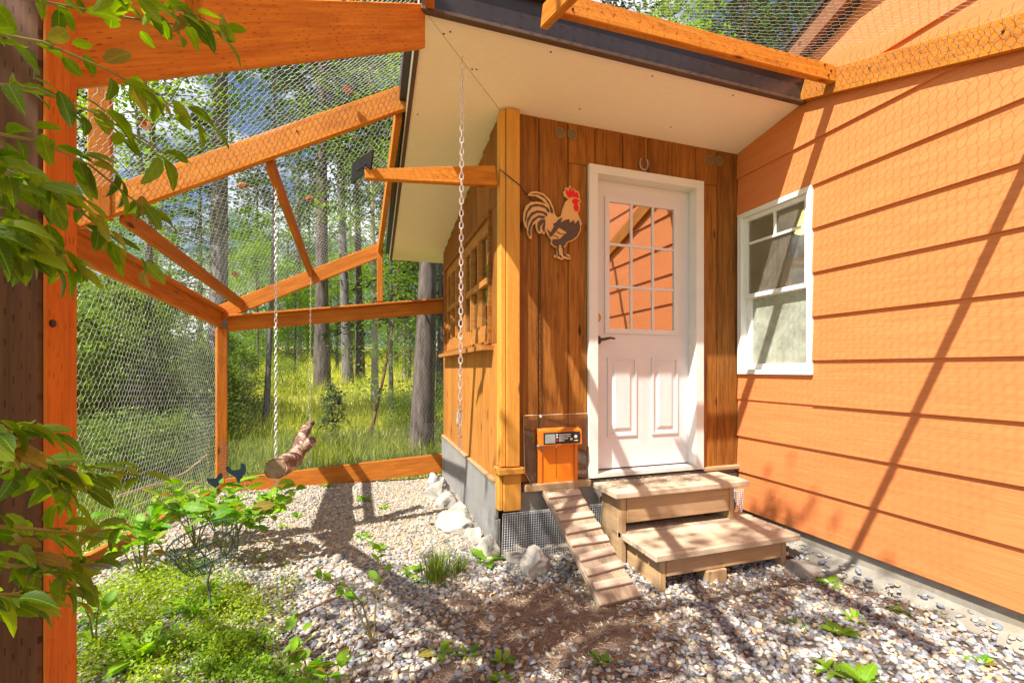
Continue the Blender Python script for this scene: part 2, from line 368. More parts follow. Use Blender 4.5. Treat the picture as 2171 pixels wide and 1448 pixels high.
M_ROCK = plain('pale_boulder', (.43, .40, .35), .92, var=.3, scale=3, bump=.9, bscale=22, spots=((.27, .24, .20), 6, .54))
M_ROCK2 = plain('grey_boulder', (.36, .36, .37), .9, var=.2, scale=4, bump=.6, bscale=18)
M_BARK = plain('fir_bark', (.105, .083, .074), .95, var=.65, scale=5, bump=1., bscale=9, stretch=(4, 4, .7))
M_BARKG = plain('grey_bark', (.15, .138, .135), .95, var=.6, scale=6, bump=.9, bscale=10, stretch=(3, 3, .8))
M_BARKP = plain('pale_bark', (.42, .37, .30), .9, var=.35, scale=4, bump=.5, bscale=12, stretch=(2, 2, 1.5))
M_LOG = plain('log_bark', (.17, .085, .055), .85, var=.5, scale=9, bump=1., bscale=26, stretch=(2.5, .7, 2.5), spots=((.52, .39, .30), 8, .50))
M_LOGEND = plain('log_end_grain', (.27, .18, .11), .9, var=.3, scale=20)
M_TWIG = plain('bare_twig', (.42, .30, .20), .9, var=.2)
M_TWIGD = plain('brown_twig', (.17, .09, .055), .9, var=.3)
M_GREENWIRE = plain('green_coated_wire', (.022, .055, .045), .4, spec=.5)
M_CONE = plain('cone_brown', (.40, .14, .035), .8, var=.4, scale=50)
M_NEEDLE = leafy('fir_needles', (.018, .042, .022), (.075, .125, .040), .25)
M_NEEDLE2 = leafy('pine_needles', (.022, .045, .026), (.070, .105, .040), .22)
M_BROAD = leafy('broadleaf_green', (.065, .150, .014), (.24, .36, .035), .5)
M_BUSH = leafy('bush_green', (.05, .105, .016), (.20, .29, .045), .45)
M_GRASS = leafy('meadow_grass_blades', (.06, .135, .018), (.62, .62, .085), .45)
M_COVER = leafy('groundcover_leaves', (.11, .26, .014), (.44, .54, .03), .5)
M_LEAF = leafy('shrub_leaf', (.07, .135, .010), (.24, .33, .02), .55, use_tint=False)
M_WEED = leafy('weed_leaf', (.09, .25, .014), (.27, .46, .03), .45, use_tint=False)
M_STEM = plain('green_stem', (.22, .20, .05), .7, var=.2)
M_STONE = tinted('gravel_stone')
M_LITTER = tinted('dry_litter', bump=.1)
M_PLASTER = plain('room_wall_paint', (.55, .52, .12), .8, var=.05)
M_LAMP = emit('fluorescent_tube', (1, .95, .25), 5.0)
M_SCREEN = plain('controller_screen', (.32, .36, .36), .2)
M_PRINT = plain('white_print', (.75, .75, .72), .5)
M_DARKIN = plain('dark_interior', (.05, .045, .04), .9)

# ------------------------------------------------------------------ GROUND
def ground_mat():
    m, nt, N, K = new_mat('sandy_ground'); at = N('ShaderNodeAttribute', attribute_name='tint'); tc = N('ShaderNodeTexCoord')
    n = N('ShaderNodeTexNoise', {'Scale': 26, 'Detail': 9, 'Roughness': .75}); K(tc.outputs['Object'], n.inputs['Vector'])
    mr = N('ShaderNodeMapRange', {1: .3, 2: .7, 3: .6, 4: 1.35}); K(n.outputs['Fac'], mr.inputs[0]); hs = N('ShaderNodeHueSaturation'); K(mr.outputs[0], hs.inputs['Value']); K(at.outputs['Color'], hs.inputs['Color'])
    ps = N('ShaderNodeBsdfPrincipled', {'Roughness': .95, 'Specular IOR Level': .1}); K(hs.outputs[0], ps.inputs['Base Color'])
    vo = N('ShaderNodeTexVoronoi', {'Scale': 75}); K(tc.outputs['Object'], vo.inputs['Vector'])
    ad = N('ShaderNodeMath', operation='ADD'); K(n.outputs['Fac'], ad.inputs[0]); K(vo.outputs['Distance'], ad.inputs[1])
    bp = N('ShaderNodeBump', {'Strength': .7, 'Distance': .012}); K(ad.outputs[0], bp.inputs['Height']); K(bp.outputs[0], ps.inputs['Normal'])
    o = N('ShaderNodeOutputMaterial'); K(ps.outputs[0], o.inputs[0]); return m
def dirt(x, y):
    """0 = pale grit, 1 = brown needle-strewn soil"""
    d = math.exp(-((x - 0.98) ** 2 / .22 + (y - 1.95) ** 2 / .17)) * 1.5
    d += math.exp(-((x - 0.55) ** 2 / .3 + (y - 2.05) ** 2 / .06)) * .5
    d += math.exp(-((x - 2.35) ** 2 / .05 + (y - 1.95) ** 2 / .02)) * .9
    d += .55 * (math.sin(5.1 * x + 2.2 * y) * math.sin(3.7 * y - 2.9 * x) > .35) * (y < 2.3)
    return clamp(d)
def lerp(a, b, t): return [a[i] + (b[i] - a[i]) * t for i in range(3)]
xs = np.linspace(-1.53, 3.2, 80); ys = np.linspace(-2.5, 5.0, 120)
V = []; T = []
for y in ys:
    for x in xs:
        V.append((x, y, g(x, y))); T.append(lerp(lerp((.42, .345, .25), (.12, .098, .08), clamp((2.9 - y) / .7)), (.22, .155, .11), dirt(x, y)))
nx = len(xs); Fc = [(j * nx + i, j * nx + i + 1, (j + 1) * nx + i + 1, (j + 1) * nx + i) for j in range(len(ys) - 1) for i in range(nx - 1)]
me = mesh_np('ground', V, Fc, True, T); o = link('ground', me, ground_mat()); tag(o, 'pale gritty gravel yard inside the run', None, None, 'structure')
# meadow sheet, out to the horizon
M_MEADOW = plain('meadow_soil', (.34, .32, .08), .95, var=.5, scale=1.2, bump=.5, bscale=6)
rr = [0, 2, 4, 5.2, 6, 7, 8.5, 10, 12, 15, 19, 25, 35, 60, 120, 300, 900]; na = 72
V = [(0, 0, g(0, 0) - .05)]; Fc3 = []
for r_ in rr[1:]:
    for a in range(na):
        t = 2 * math.pi * a / na; x, y = r_ * math.cos(t), r_ * math.sin(t); V.append((x, y, g(x, min(y, 400)) - (.05 if r_ < 6 else .02)))
mb = MB(); fs = [(0, 1 + a, 1 + (a + 1) % na) for a in range(na)]
for k in range(len(rr) - 2):
    for a in range(na): fs.append((1 + k * na + a, 1 + (k + 1) * na + a, 1 + (k + 1) * na + (a + 1) % na, 1 + k * na + (a + 1) % na))
mb.add(V, fs); o = link('meadow', mb.mesh('meadow', True), M_MEADOW); tag(o, 'grassy meadow rising gently into the wood', None, None, 'structure')
# stones
def ico():
    p = (1 + 5 ** .5) / 2
    v = np.array([(-1,p,0),(1,p,0),(-1,-p,0),(1,-p,0),(0,-1,p),(0,1,p),(0,-1,-p),(0,1,-p),(p,0,-1),(p,0,1),(-p,0,-1),(-p,0,1)], float)
    f = np.array([(0,11,5),(0,5,1),(0,1,7),(0,7,10),(0,10,11),(1,5,9),(5,11,4),(11,10,2),(10,7,6),(7,1,8),(3,9,4),(3,4,2),(3,2,6),(3,6,8),(3,8,9),(4,9,5),(2,4,11),(6,2,10),(8,6,7),(9,8,1)])
    return v / np.linalg.norm(v[0]), f
IV, IF = ico()
rng = np.random.default_rng(3)
def in_coop(x, y): return x > .80 and y > 2.72
HXW = 2.73
def scatter_stones(n, smin, smax, region, dens, palette, seed, lift=.25):
    rg = np.random.default_rng(seed); pos = []; 
    while len(pos) < n:
        x = rg.uniform(region[0], region[1]); y = rg.uniform(region[2], region[3])
        if in_coop(x, y) or rg.random() > dens(x, y): continue
        pos.append((x, y))
    Vs = np.zeros((n, 12, 3)); Cs = np.zeros((n, 12, 3))
    for i, (x, y) in enumerate(pos):
        s = rg.uniform(smin, smax) * rg.choice([.7, 1, 1, 1.15])
        v = IV * (1 + rg.uniform(-.28, .28, (12, 1))) * np.array([1.1, rg.uniform(.65, 1.0), rg.uniform(.32, .6)]) * s
        q = Euler((rg.normal(0, .35), rg.normal(0, .35), rg.uniform(0, 6.28))).to_matrix(); v = v @ np.array(q).T
        v += np.array([x, y, max(g(x, y), (-1.158 - (HXW - x - .03) * .27) if x > HXW - .17 else -9) + s * lift * rg.uniform(.3, 1.6)]); Vs[i] = v
        Cs[i] = np.array(palette[rg.integers(len(palette))]) * rg.uniform(.75, 1.2)
    Fs = (IF[None] + (np.arange(n) * 12)[:, None, None]).reshape(-1, 3)
    return mesh_np('gravel', Vs.reshape(-1, 3), Fs, False, np.clip(Cs.reshape(-1, 3), 0, .8))
PAL = [(.30,.31,.335),(.37,.375,.385),(.24,.25,.285),(.43,.425,.415),(.155,.165,.19),(.52,.475,.38),(.55,.49,.37),(.43,.32,.20),(.29,.27,.26),(.27,.205,.18),(.62,.58,.49),(.34,.35,.375),(.215,.235,.28),(.46,.34,.20),(.58,.55,.48),(.26,.28,.315),(.33,.34,.36),(.20,.21,.24)]
PALF = [(.52,.46,.365),(.47,.42,.335),(.43,.385,.32),(.36,.345,.32),(.56,.51,.41),(.27,.265,.27),(.46,.375,.26),(.24,.24,.26),(.33,.33,.34)]
def dnear(x, y): return (.30 if x > 2.58 else 1) * clamp(1.15 - 1.05 * dirt(x, y), .06, 1) * (1 if y < 2.55 else clamp(1 - (y - 2.55) / .6))
def dfar(x, y):
    base = clamp((y - 1.75) / .5)
    if x > .1 and y > 2.5: base *= .75
    return base * clamp(1.1 - dirt(x, y), .05, 1)
o = link('gravel', scatter_stones(21000, .0095, .0185, (-1.55, 2.72, .75, 3.2), dnear, PAL, 11), M_STONE); tag(o, 'grey blue and tan crushed gravel in front', None, None, 'stuff')
o = link('gravel', scatter_stones(15000, .007, .015, (-1.5, 1.45, 1.8, 4.97), dfar, PALF, 12), M_STONE); tag(o, 'fine pale gravel at the back of the run', None, None, 'stuff')
# needle litter
def strips(n, region, dens, lmin, lmax, w, cols, seed, zoff=.012, tilt=.2):
    rg = np.random.default_rng(seed); V = []; C = []; k = 0
    while k < n:
        x = rg.uniform(region[0], region[1]); y = rg.uniform(region[2], region[3])
        if in_coop(x, y) or rg.random() > dens(x, y): continue
        a = rg.uniform(0, 6.28); l = rg.uniform(lmin, lmax) / 2; ww = w * rg.uniform(.6, 1.5)
        d = np.array([math.cos(a) * l, math.sin(a) * l, rg.normal(0, tilt) * l]); s = np.array([-math.sin(a) * ww, math.cos(a) * ww, rg.normal(0, .5) * ww])
        c = np.array([x, y, g(x, y) + zoff * rg.uniform(.5, 1.8)])
        V += [c - d - s, c + d - s, c + d + s, c - d + s]; C += [np.array(cols[rg.integers(len(cols))]) * rg.uniform(.7, 1.3)] * 4; k += 1
    return mesh_np('litter', np.array(V), np.arange(n * 4).reshape(-1, 4), False, np.array(C))
LIT = [(.24,.16,.11),(.34,.25,.17),(.15,.10,.075),(.48,.39,.29),(.28,.19,.13)]
def dlit(x, y): return clamp(dirt(x, y) + .07 * (y < 2.7))
o = link('needle_litter', strips(11000, (-1.4, 2.7, .8, 3.0), dlit, .010, .036, .0010, LIT, 5), M_LITTER); tag(o, 'dry brown needle litter strewn over the dirt', None, None, 'stuff')

# ------------------------------------------------------------------ HOUSE (orange lap siding on the right)
HX = 2.73
house = thing('house', (HX, 1.0, -1.2), 'orange lap sided house wall with a white window, right of the coop', 'house')
lines = [-1.06, -.78, -.509, -.229, .056, .336, .617, .897, 1.174, 1.463, 1.745, 2.02, 2.30, 2.58, 2.86, 3.14]
WY0, WY1, WZ0, WZ1 = 2.115, 2.713, -.035, 1.178
def roofz(y): return 2.01 + .39 * (2.175 - y)
for i in range(len(lines) - 1):
    z0, z1 = lines[i], lines[i + 1]
    ytop = 2.727
    if z1 > 1.80: ytop = min(2.727, 2.175 - (z1 - 2.01) / .39 + .03)
    spans = [(-3.6, ytop)]
    if .05 < (z0 + z1) / 2 < 1.12: spans = [(-3.6, WY0)]
    if i == 3:
        spans = [(-3.6, WY0)]; board('siding_plank', (HX - .0135, WY0, (z0 - .038) / 2), (HX - .0135, 2.727, (z0 - .038) / 2), -.038 - z0, .013, M_SIDING, house, up=(-1, 0, .06), c=.0015)
    for (a, b) in spans:
        if b - a < .1: continue
        # bottom edge proud, top edge tucked under the next board
        zc0, zc1 = z0, z1 + .014
        p0 = Vector((HX - .014, a, (zc0 + zc1) / 2)); p1 = Vector((HX - .014, b, (zc0 + zc1) / 2))
        hgt = zc1 - zc0; nrm = Vector((-1, 0, .017 / hgt)).normalized()
        board('siding_plank', p0, p1, hgt, .019, M_SIDING if i < 11 else M_SIDING2, house, up=nrm, c=.0015)
mb = MB()
for (a, b, c, d) in ((-3.6, WY0 - .0, -1.3, 1.9), (WY0, WY1, -1.3, WZ0), (WY0, WY1, WZ1, 1.62), (WY1, 4.9, -1.3, 1.62)):
    mb.box((HX + .012, a, c), (HX + .06, b, d))
mb.build('wall_sheathing', M_SIDING, house)
mb = MB(); mb.prism([(HX + .012, 2.3, 1.9), (HX + .012, -3.6, 1.9), (HX + .012, -3.6, roofz(-3.6)), (HX + .012, 2.3, roofz(2.3))], (.04, 0, 0)); mb.build('gable_sheathing', M_SIDING2, house)
mb = MB(); mb.box((HX + .0, -3.6, -1.45), (HX + .011, 2.68, -1.05)); mb.build('foundation', M_CONC, house)
# sloping rough concrete ledge against the footing
V = []; ny = 70; prof = [(-.005, -1.135), (.025, -1.158), (.065, -1.178), (.10, -1.20), (.15, -1.26)]
for j in range(ny):
    y = -1.5 + 4.0 * j / (ny - 1)
    for k, (dx, z) in enumerate(prof):
        wob = .035 * math.sin(7 * y + k) + R.uniform(-.012, .012)
        V.append((HX - dx + (wob if k > 1 else 0), y, z + R.uniform(-.006, .006)))
Fc = [(j * 5 + k, j * 5 + k + 1, (j + 1) * 5 + k + 1, (j + 1) * 5 + k) for j in range(ny - 1) for k in range(4)]
link('footing_ledge', mesh_np('footing_ledge', V, Fc, True), M_CONC, house)
# roof over the gable wall: soffit, barge board, roof sheet
RX = HX - .085
def slab(x0, x1, dz0, dz1, name, mat, y0=2.40, y1=-3.6):
    mb = MB(); mb.prism([(x0, y0, roofz(y0) + dz0), (x0, y1, roofz(y1) + dz0), (x0, y1, roofz(y1) + dz1), (x0, y0, roofz(y0) + dz1)], (x1 - x0, 0, 0)); return mb.build(name, mat, house)
slab(RX + .032, HX + 1.5, .01, .04, 'roof_soffit', M_BROWN)
slab(RX - .01, RX + .03, -.0, .13, 'barge_board', wood('barge_wood', (.30, .13, .06), (.19, .075, .035)))
slab(RX - .03, HX + 3.5, .13, .16, 'roof', M_ROOF)
# room behind the window with its lit lamp
mb = MB(); x0, x1, y0, y1, z0, z1 = HX + .07, 5.6, 1.2, 4.8, -1.1, 1.58
mb.add([(x0,y0,z0),(x1,y0,z0),(x1,y1,z0),(x0,y1,z0),(x0,y0,z1),(x1,y0,z1),(x1,y1,z1),(x0,y1,z1)], [(0,1,2,3),(7,6,5,4),(1,5,6,2),(0,4,5,1),(3,2,6,7)])
mb.build('interior_room', M_PLASTER, house)
mb = MB(); mb.box((3.8, 2.85, 1.475), (4.5, 3.62, 1.55)); lamp = mb.build('ceiling_lamp', M_WHITE, house)
for k in range(3):
    mb = MB(); mb.box((3.85 + k * .21, 2.90, 1.435), (3.98 + k * .21, 3.57, 1.472)); mb.build('tube', M_LAMP, lamp)
# window
fx = HX - .037
def fr(mb, y0, y1, z0, z1, w, xa, xb):
    mb.box((xa, y0, z0), (xb, y0 + w, z1)); mb.box((xa, y1 - w, z0), (xb, y1, z1))
    mb.box((xa, y0 + w, z0), (xb, y1 - w, z0 + w)); mb.box((xa, y0 + w, z1 - w), (xb, y1 - w, z1))
mb = MB(); fr(mb, WY0, WY1, WZ0, WZ1, .034, fx, HX + .06); win = mb.build('window', M_VINYL, house)
mb = MB(); fr(mb, WY0 + .036, WY1 - .036, .535, WZ1 - .036, .030, fx + .025, fx + .055); mb.build('upper_sash', M_VINYL, win)
mb = MB(); fr(mb, WY0 + .036, WY1 - .036, WZ0 + .036, .570, .040, fx + .06, fx + .09); mb.build('lower_sash', M_VINYL, win)
mb = MB(); mb.box((fx + .032, 2.405, .955), (fx + .042, 2.422, WZ1 - .067)); mb.box((fx + .033, WY0 + .067, .935), (fx + .043, WY1 - .067, .953)); mb.build('muntin', M_VINYL, win)
mb = MB(); mb.box((fx + .046, WY0 + .065, .567), (fx + .049, WY1 - .065, WZ1 - .065)); mb.build('upper_pane', M_GLASS_UP, win)
mb = MB(); mb.box((fx + .074, WY0 + .075, WZ0 + .075), (fx + .077, WY1 - .075, .529)); mb.build('lower_pane', M_GLASS_LOW, win)

# ------------------------------------------------------------------ COOP
CXW, CYF, CYB = .80, 2.73, 4.98
coop = thing('chicken_coop', (CXW, CYF, -1.2), 'brown plank chicken coop with a white door and a cream overhanging soffit', 'chicken coop')
def sofz(y): return 1.745 - .155 * (y - 2.19)
seams = [.80, 1.07, 1.281, 1.483, 1.70, 1.907, 2.114, 2.321, 2.52, 2.722]
DX0, DX1, DZ1 = 1.425, 2.366, 1.392
for i in range(len(seams) - 1):
    a, b = seams[i] + .0025, seams[i + 1] - .0025; ztop = 1.66; zb = -.735
    def pl(x0, x1, z0, z1):
        if x1 - x0 < .015: return
        board('wall_plank', ((x0 + x1) / 2, CYF + .012, z0), ((x0 + x1) / 2, CYF + .012, z1), x1 - x0, .022, M_PLANK, coop, up=(0, -1, 0), c=.004)
    if b < DX0: pl(a, b, zb, ztop)
    elif a > DX1: pl(a, b, zb, ztop)
    else:
        if a < DX0: pl(a, DX0 - .002, zb, DZ1 - .002)
        if b > DX1: pl(DX1 + .002, b, zb, DZ1 - .002)
        pl(a, b, DZ1, ztop)
mb = MB()
for (x0, x1, z0, z1) in ((.83, 1.47, -.76, 1.7), (2.32, 2.728, -.76, 1.7), (1.47, 2.32, 1.345, 1.7)): mb.box((x0, CYF + .025, z0), (x1, CYF + .06, z1))
mb.build('front_sheathing', M_DARKIN, coop)
# side wall planks, window gap
SY0, SY1, SZ0, SZ1 = 2.93, 4.80, .175, 1.085
y = CYF + .065
while y < CYB - .02:
    y2 = min(y + .19, CYB)
    a, b = y + .002, y2 - .002; ztop = sofz((a + b) / 2) - .01
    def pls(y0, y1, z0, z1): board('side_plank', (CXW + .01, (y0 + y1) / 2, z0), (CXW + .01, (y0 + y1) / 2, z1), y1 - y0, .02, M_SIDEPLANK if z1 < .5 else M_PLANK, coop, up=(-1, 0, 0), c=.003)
    if b > SY0 and a < SY1:
        pls(a, b, -.735, SZ0 - .002); pls(a, b, SZ1 + .002, ztop)
        if a < SY0 - .02: pls(a, SY0 - .002, SZ0, SZ1)
        if b > SY1 + .02: pls(SY1 + .002, b, SZ0, SZ1)
    else:
        pls(a, b, -.735, SZ0 - .002); pls(a, b, SZ0, ztop)
    y = y2
mb = MB()
for (y0, y1, z0, z1) in ((2.795, SY0, -.76, 1.3), (SY1, CYB, -.76, 1.3), (SY0, SY1, -.76, SZ0), (SY0, SY1, SZ1, 1.28)): mb.box((CXW + .022, y0, z0), (CXW + .05, y1, z1))
mb.box((CXW + .05, CYB - .05, -.76), (2.73, CYB, 1.28)); mb.build('side_sheathing', M_DARKIN, coop)
mb = MB(); mb.box((CXW + .03, CYF + .02, -.80), (2.728, CYB, -.762)); mb.build('floor_deck', M_GREYWOOD, coop)
# corner boards and base cap
board('corner_board', (.878, CYF - .020, -.62), (.878, CYF - .020, sofz(CYF) - .004), .088, .044, M_POST, coop, up=(0, -1, 0))
board('corner_board', (.815, CYF + .018, -.62), (.815, CYF + .018, sofz(CYF) - .012), .088, .034, M_POST, coop, up=(-1, 0, 0))
board('cap_block', (.772, CYF - .01, -.645), (.950, CYF - .01, -.645), .12, .038, M_POST, coop)
board('base_post', (.872, CYF - .022, -.668), (.872, CYF - .022, -.90), .115, .046, M_POST, coop, up=(0, -1, 0))
board('base_post', (.800, CYF + .022, -.668), (.800, CYF + .022, -.90), .085, .026, M_POST, coop, up=(-1, 0, 0))
board('sill_board', (.955, CYF - .022, -.765), (1.425, CYF - .022, -.765), .06, .045, M_STEPBOX, coop)
board('sill_board', (2.372, CYF - .012, -.745), (2.722, CYF - .012, -.745), .045, .028, M_STEPBOX, coop)
board('rim_joist', (.94, CYF + .02, -.87), (2.715, CYF + .02, -.87), .04, .15, M_BLOCK, coop)
board('skirt_board', (CXW + .0, 2.80, -.86), (CXW + .0, 4.97, -.86), .03, .235, M_GREYWOOD, coop)
board('skirt_board', (CXW + .012, 2.80, -1.09), (CXW + .012, 4.97, -1.09), .028, .215, M_GREYWOOD, coop)
board('water_table', (CXW - .008, 2.80, -.735), (CXW - .008, 4.97, -.735), .04, .022, M_STEPBOX, coop)
# hardware cloth: square wire grid
def grid_wire(mb, P, U, V_, nu, nv, r):
    P, U, V_ = Vector(P), Vector(U), Vector(V_); n = U.cross(V_).normalized()
    for i in range(nu + 1): mb.tube([P + U * (i / nu), P + U * (i / nu) + V_], r, 3, False)
    for j in range(nv + 1): mb.tube([P + V_ * (j / nv) + n * r * 1.6, P + V_ * (j / nv) + U + n * r * 1.6], r, 3, False)
mb = MB(); grid_wire(mb, (.80, CYF - .07, -.905), (1.90, 0, 0), (0, .03, -.33), 118, 21, .0016); o = mb.build('hardware_cloth', M_GALV, coop); o['kind'] = 'stuff'
mb = MB(); grid_wire(mb, (CXW - .022, 2.75, -.74), (0, 2.2, 0), (0, 0, -.44), 137, 27, .0011); o = mb.build('hardware_cloth', plain('grey_wire', (.42, .42, .42), .6, .1), coop); o['kind'] = 'stuff'
# roof: soffit boards, fascia, roof sheet
X0R, Y0R, Y1R = .26, 2.19, 5.3
def slope_slab(name, mat, x0, x1, y0, y1, d0, d1):
    mb = MB(); mb.prism([(x0, y0, sofz(y0) + d0), (x0, y1, sofz(y1) + d0), (x0, y1, sofz(y1) + d1), (x0, y0, sofz(y0) + d1)], (x1 - x0, 0, 0)); return mb.build(name, mat, coop)
roof = slope_slab('roof', M_ROOF, X0R - .06, HX - .03, Y0R - .05, Y1R + .03, .20, .225)
def sub(o, parent):
    w = WM[o.name]; o.parent = None; setm(o, parent, w); return o
# the soffit is two sheets mitred along the diagonal seam
def tri_soffit(pts, name):
    mb = MB(); mb.prism([(x, y, sofz(y)) for x, y in pts], (0, 0, .012)); return sub(mb.build(name, M_SOFFIT, coop), roof)
cxs, cys = CXW + .02, CYF + .02
tri_soffit([(X0R, Y0R), (HX - .02, Y0R), (HX - .02, cys), (cxs + .0, cys)], 'soffit_panel')
tri_soffit([(X0R - .001, Y0R + .004), (cxs - .004, cys + .003), (cxs - .004, Y1R), (X0R - .001, Y1R)], 'soffit_panel')
mb = MB(); mb.prism([(cxs, CYB, sofz(CYB)), (HX - .02, CYB, sofz(CYB)), (HX - .02, Y1R, sofz(Y1R)), (cxs, Y1R, sofz(Y1R))], (0, 0, .012)); sub(mb.build('soffit_panel', M_SOFFIT, coop), roof)
sub(board('fascia', (X0R - .02, Y0R - .012, sofz(Y0R) + .095), (HX - .03, Y0R - .012, sofz(Y0R) + .095), .022, .19, M_FASCIA, coop), roof)
sub(board('fascia_lip', (X0R - .02, Y0R - .018, sofz(Y0R) - .012), (HX - .03, Y0R - .018, sofz(Y0R) - .012), .036, .022, M_BROWN, coop), roof)
sub(board('drip_edge', (X0R - .05, Y0R - .038, sofz(Y0R) + .19), (HX - .03, Y0R - .038, sofz(Y0R) + .19), .03, .035, M_FASCIA, coop), roof)
sub(board('fascia', (X0R - .014, Y0R, sofz(Y0R) + .09), (X0R - .014, Y1R, sofz(Y1R) + .09), .022, .20, M_BROWN, coop), roof)
sub(board('metal_trim', (X0R - .03, Y0R - .02, sofz(Y0R) + .07), (X0R - .03, Y1R, sofz(Y1R) + .07), .006, .16, M_VINYL, coop), roof)
sub(board('drip_edge', (X0R - .055, Y0R - .02, sofz(Y0R) + .14), (X0R - .055, Y1R, sofz(Y1R) + .14), .04, .17, M_FASCIA, coop), roof)
mb = MB()
for (x, y) in ((.37, 2.29), (.40, 2.27), (.56, 2.47), (.585, 2.465), (.95, 2.25), (1.6, 2.25), (2.2, 2.25), (.30, 2.9), (.30, 3.6), (1.3, 2.60), (2.0, 2.60)): mb.disc((x, y, sofz(y) - .0015), (0, 0, 1), .0055, .002, 8)
sub(mb.build('soffit_nail', M_BRONZE, coop), roof)
# round vents
for (x, y_) in ((1187, 283), (1213, 285), (1505, 340), (1524, 342)):
    p = PY(x, y_, CYF - .001); mb = MB(); mb.disc(p, (0, -1, 0), .036, .006, 24)
    ring = mb.build('round_vent', plain('vent_rim', (.30, .18, .08), .6), coop)
    mb = MB(); mb.disc(p + Vector((0, -.0065, 0)), (0, -1, 0), .029, .003, 24); mb.build('vent_screen', plain('vent_mesh', (.17, .125, .075), .7), ring)
# door
mb = MB(); mb.box((1.489, 2.79, -.70), (2.303, 2.83, 1.332)); door = mb.build('door', M_WHITE, coop); tag(door, 'white half-glazed door with nine panes and two raised panels')
def cas(name, lo, hi, mat=M_TRIM, par=None): mb = MB(); mb.box(lo, hi); return mb.build(name, mat, par or door)
cas('casing', (1.422, 2.700, -.738), (1.489, 2.728, 1.335)); cas('casing', (2.303, 2.700, -.738), (2.369, 2.728, 1.335)); cas('casing', (1.422, 2.698, 1.335), (2.369, 2.728, 1.392))
cas('jamb', (1.474, 2.729, -.735), (1.488, 2.86, 1.334)); cas('jamb', (2.304, 2.729, -.735), (2.318, 2.86, 1.334)); cas('jamb', (1.488, 2.729, 1.333), (2.304, 2.86, 1.347))
cas('threshold', (1.489, 2.70, -.738), (2.303, 2.83, -.712), plain('threshold_metal', (.62, .58, .52), .5))
def ringframe(name, x0, x1, z0, z1, w, y0, y1, mat, par):
    mb = MB(); mb.box((x0, y0, z0), (x0 + w, y1, z1)); mb.box((x1 - w, y0, z0), (x1, y1, z1)); mb.box((x0 + w, y0, z0), (x1 - w, y1, z0 + w)); mb.box((x0 + w, y0, z1 - w), (x1 - w, y1, z1)); return mb.build(name, mat, par)
GX0, GX1, GZ0, GZ1 = 1.587, 2.20, .255, 1.22
ringframe('lite_frame', GX0, GX1, GZ0, GZ1, .034, 2.776, 2.7895, M_WHITE, door)
gx = [1.621 + (2.166 - 1.621) * k / 3 for k in range(4)]; gz = [.289 + (1.186 - .289) * k / 3 for k in range(4)]
for k in (1, 2): cas('muntin', (gx[k] - .009, 2.780, .289), (gx[k] + .009, 2.789, 1.186), M_WHITE)
for k in (1, 2):
    for j in range(3): cas('muntin', (gx[j] + (.009 if j else 0), 2.781, gz[k] - .009), (gx[j + 1] - (.009 if j < 2 else 0), 2.789, gz[k] + .009), M_WHITE)
for i in range(3):
    for j in range(3): cas('pane', (gx[i] + .009 * (i > 0), 2.7865, gz[j] + .009 * (j > 0)), (gx[i + 1] - .009 * (i < 2), 2.7885, gz[j + 1] - .009 * (j < 2)), M_GLASS_DOOR)
for (x0, x1) in ((1.612, 1.848), (1.978, 2.205)):
    ringframe('raised_panel', x0, x1, -.477, .085, .016, 2.781, 2.7895, M_WHITE, door)
    mb = MB(); a, b = (x0 + .04, -.437, x1 - .04, .045), (x0 + .06, -.417, x1 - .06, .025)
    ya, yb = 2.7895, 2.780
    vs = [(a[0], ya, a[1]), (a[2], ya, a[1]), (a[2], ya, a[3]), (a[0], ya, a[3]), (b[0], yb, b[1]), (b[2], yb, b[1]), (b[2], yb, b[3]), (b[0], yb, b[3])]
    mb.add(vs, [(0,1,5,4),(1,2,6,5),(2,3,7,6),(3,0,4,7),(4,5,6,7)]); mb.build('panel_field', M_WHITE, door)
mb = MB(); hp = Vector((1.527, 2.789, .205)); mb.disc(hp, (0, -1, 0), .032, .012, 20); mb.tube([hp, hp + Vector((0, -.05, 0)), hp + Vector((.03, -.056, .004)), hp + Vector((.075, -.054, .014)), hp + Vector((.115, -.050, .010))], [.011, .011, .010, .008, .006], 8); mb.build('handle', M_BRONZE, door, True)
mb = MB(); dp = Vector((1.523, 2.789, .362)); mb.disc(dp, (0, -1, 0), .036, .004, 24); disc = mb.build('bolt_cover', plain('cover_orange', (.62, .25, .04), .5), door)
mb = MB(); q = dp + Vector((.008, -.0055, 0)); mb.tube([q + Vector(p) for p in ((.008, 0, .012), (-.006, 0, .012), (-.006, 0, .002), (.006, 0, .001), (.007, 0, -.008), (-.006, 0, -.011))], .0022, 4); mb.build('cover_mark', M_PRINT, disc)
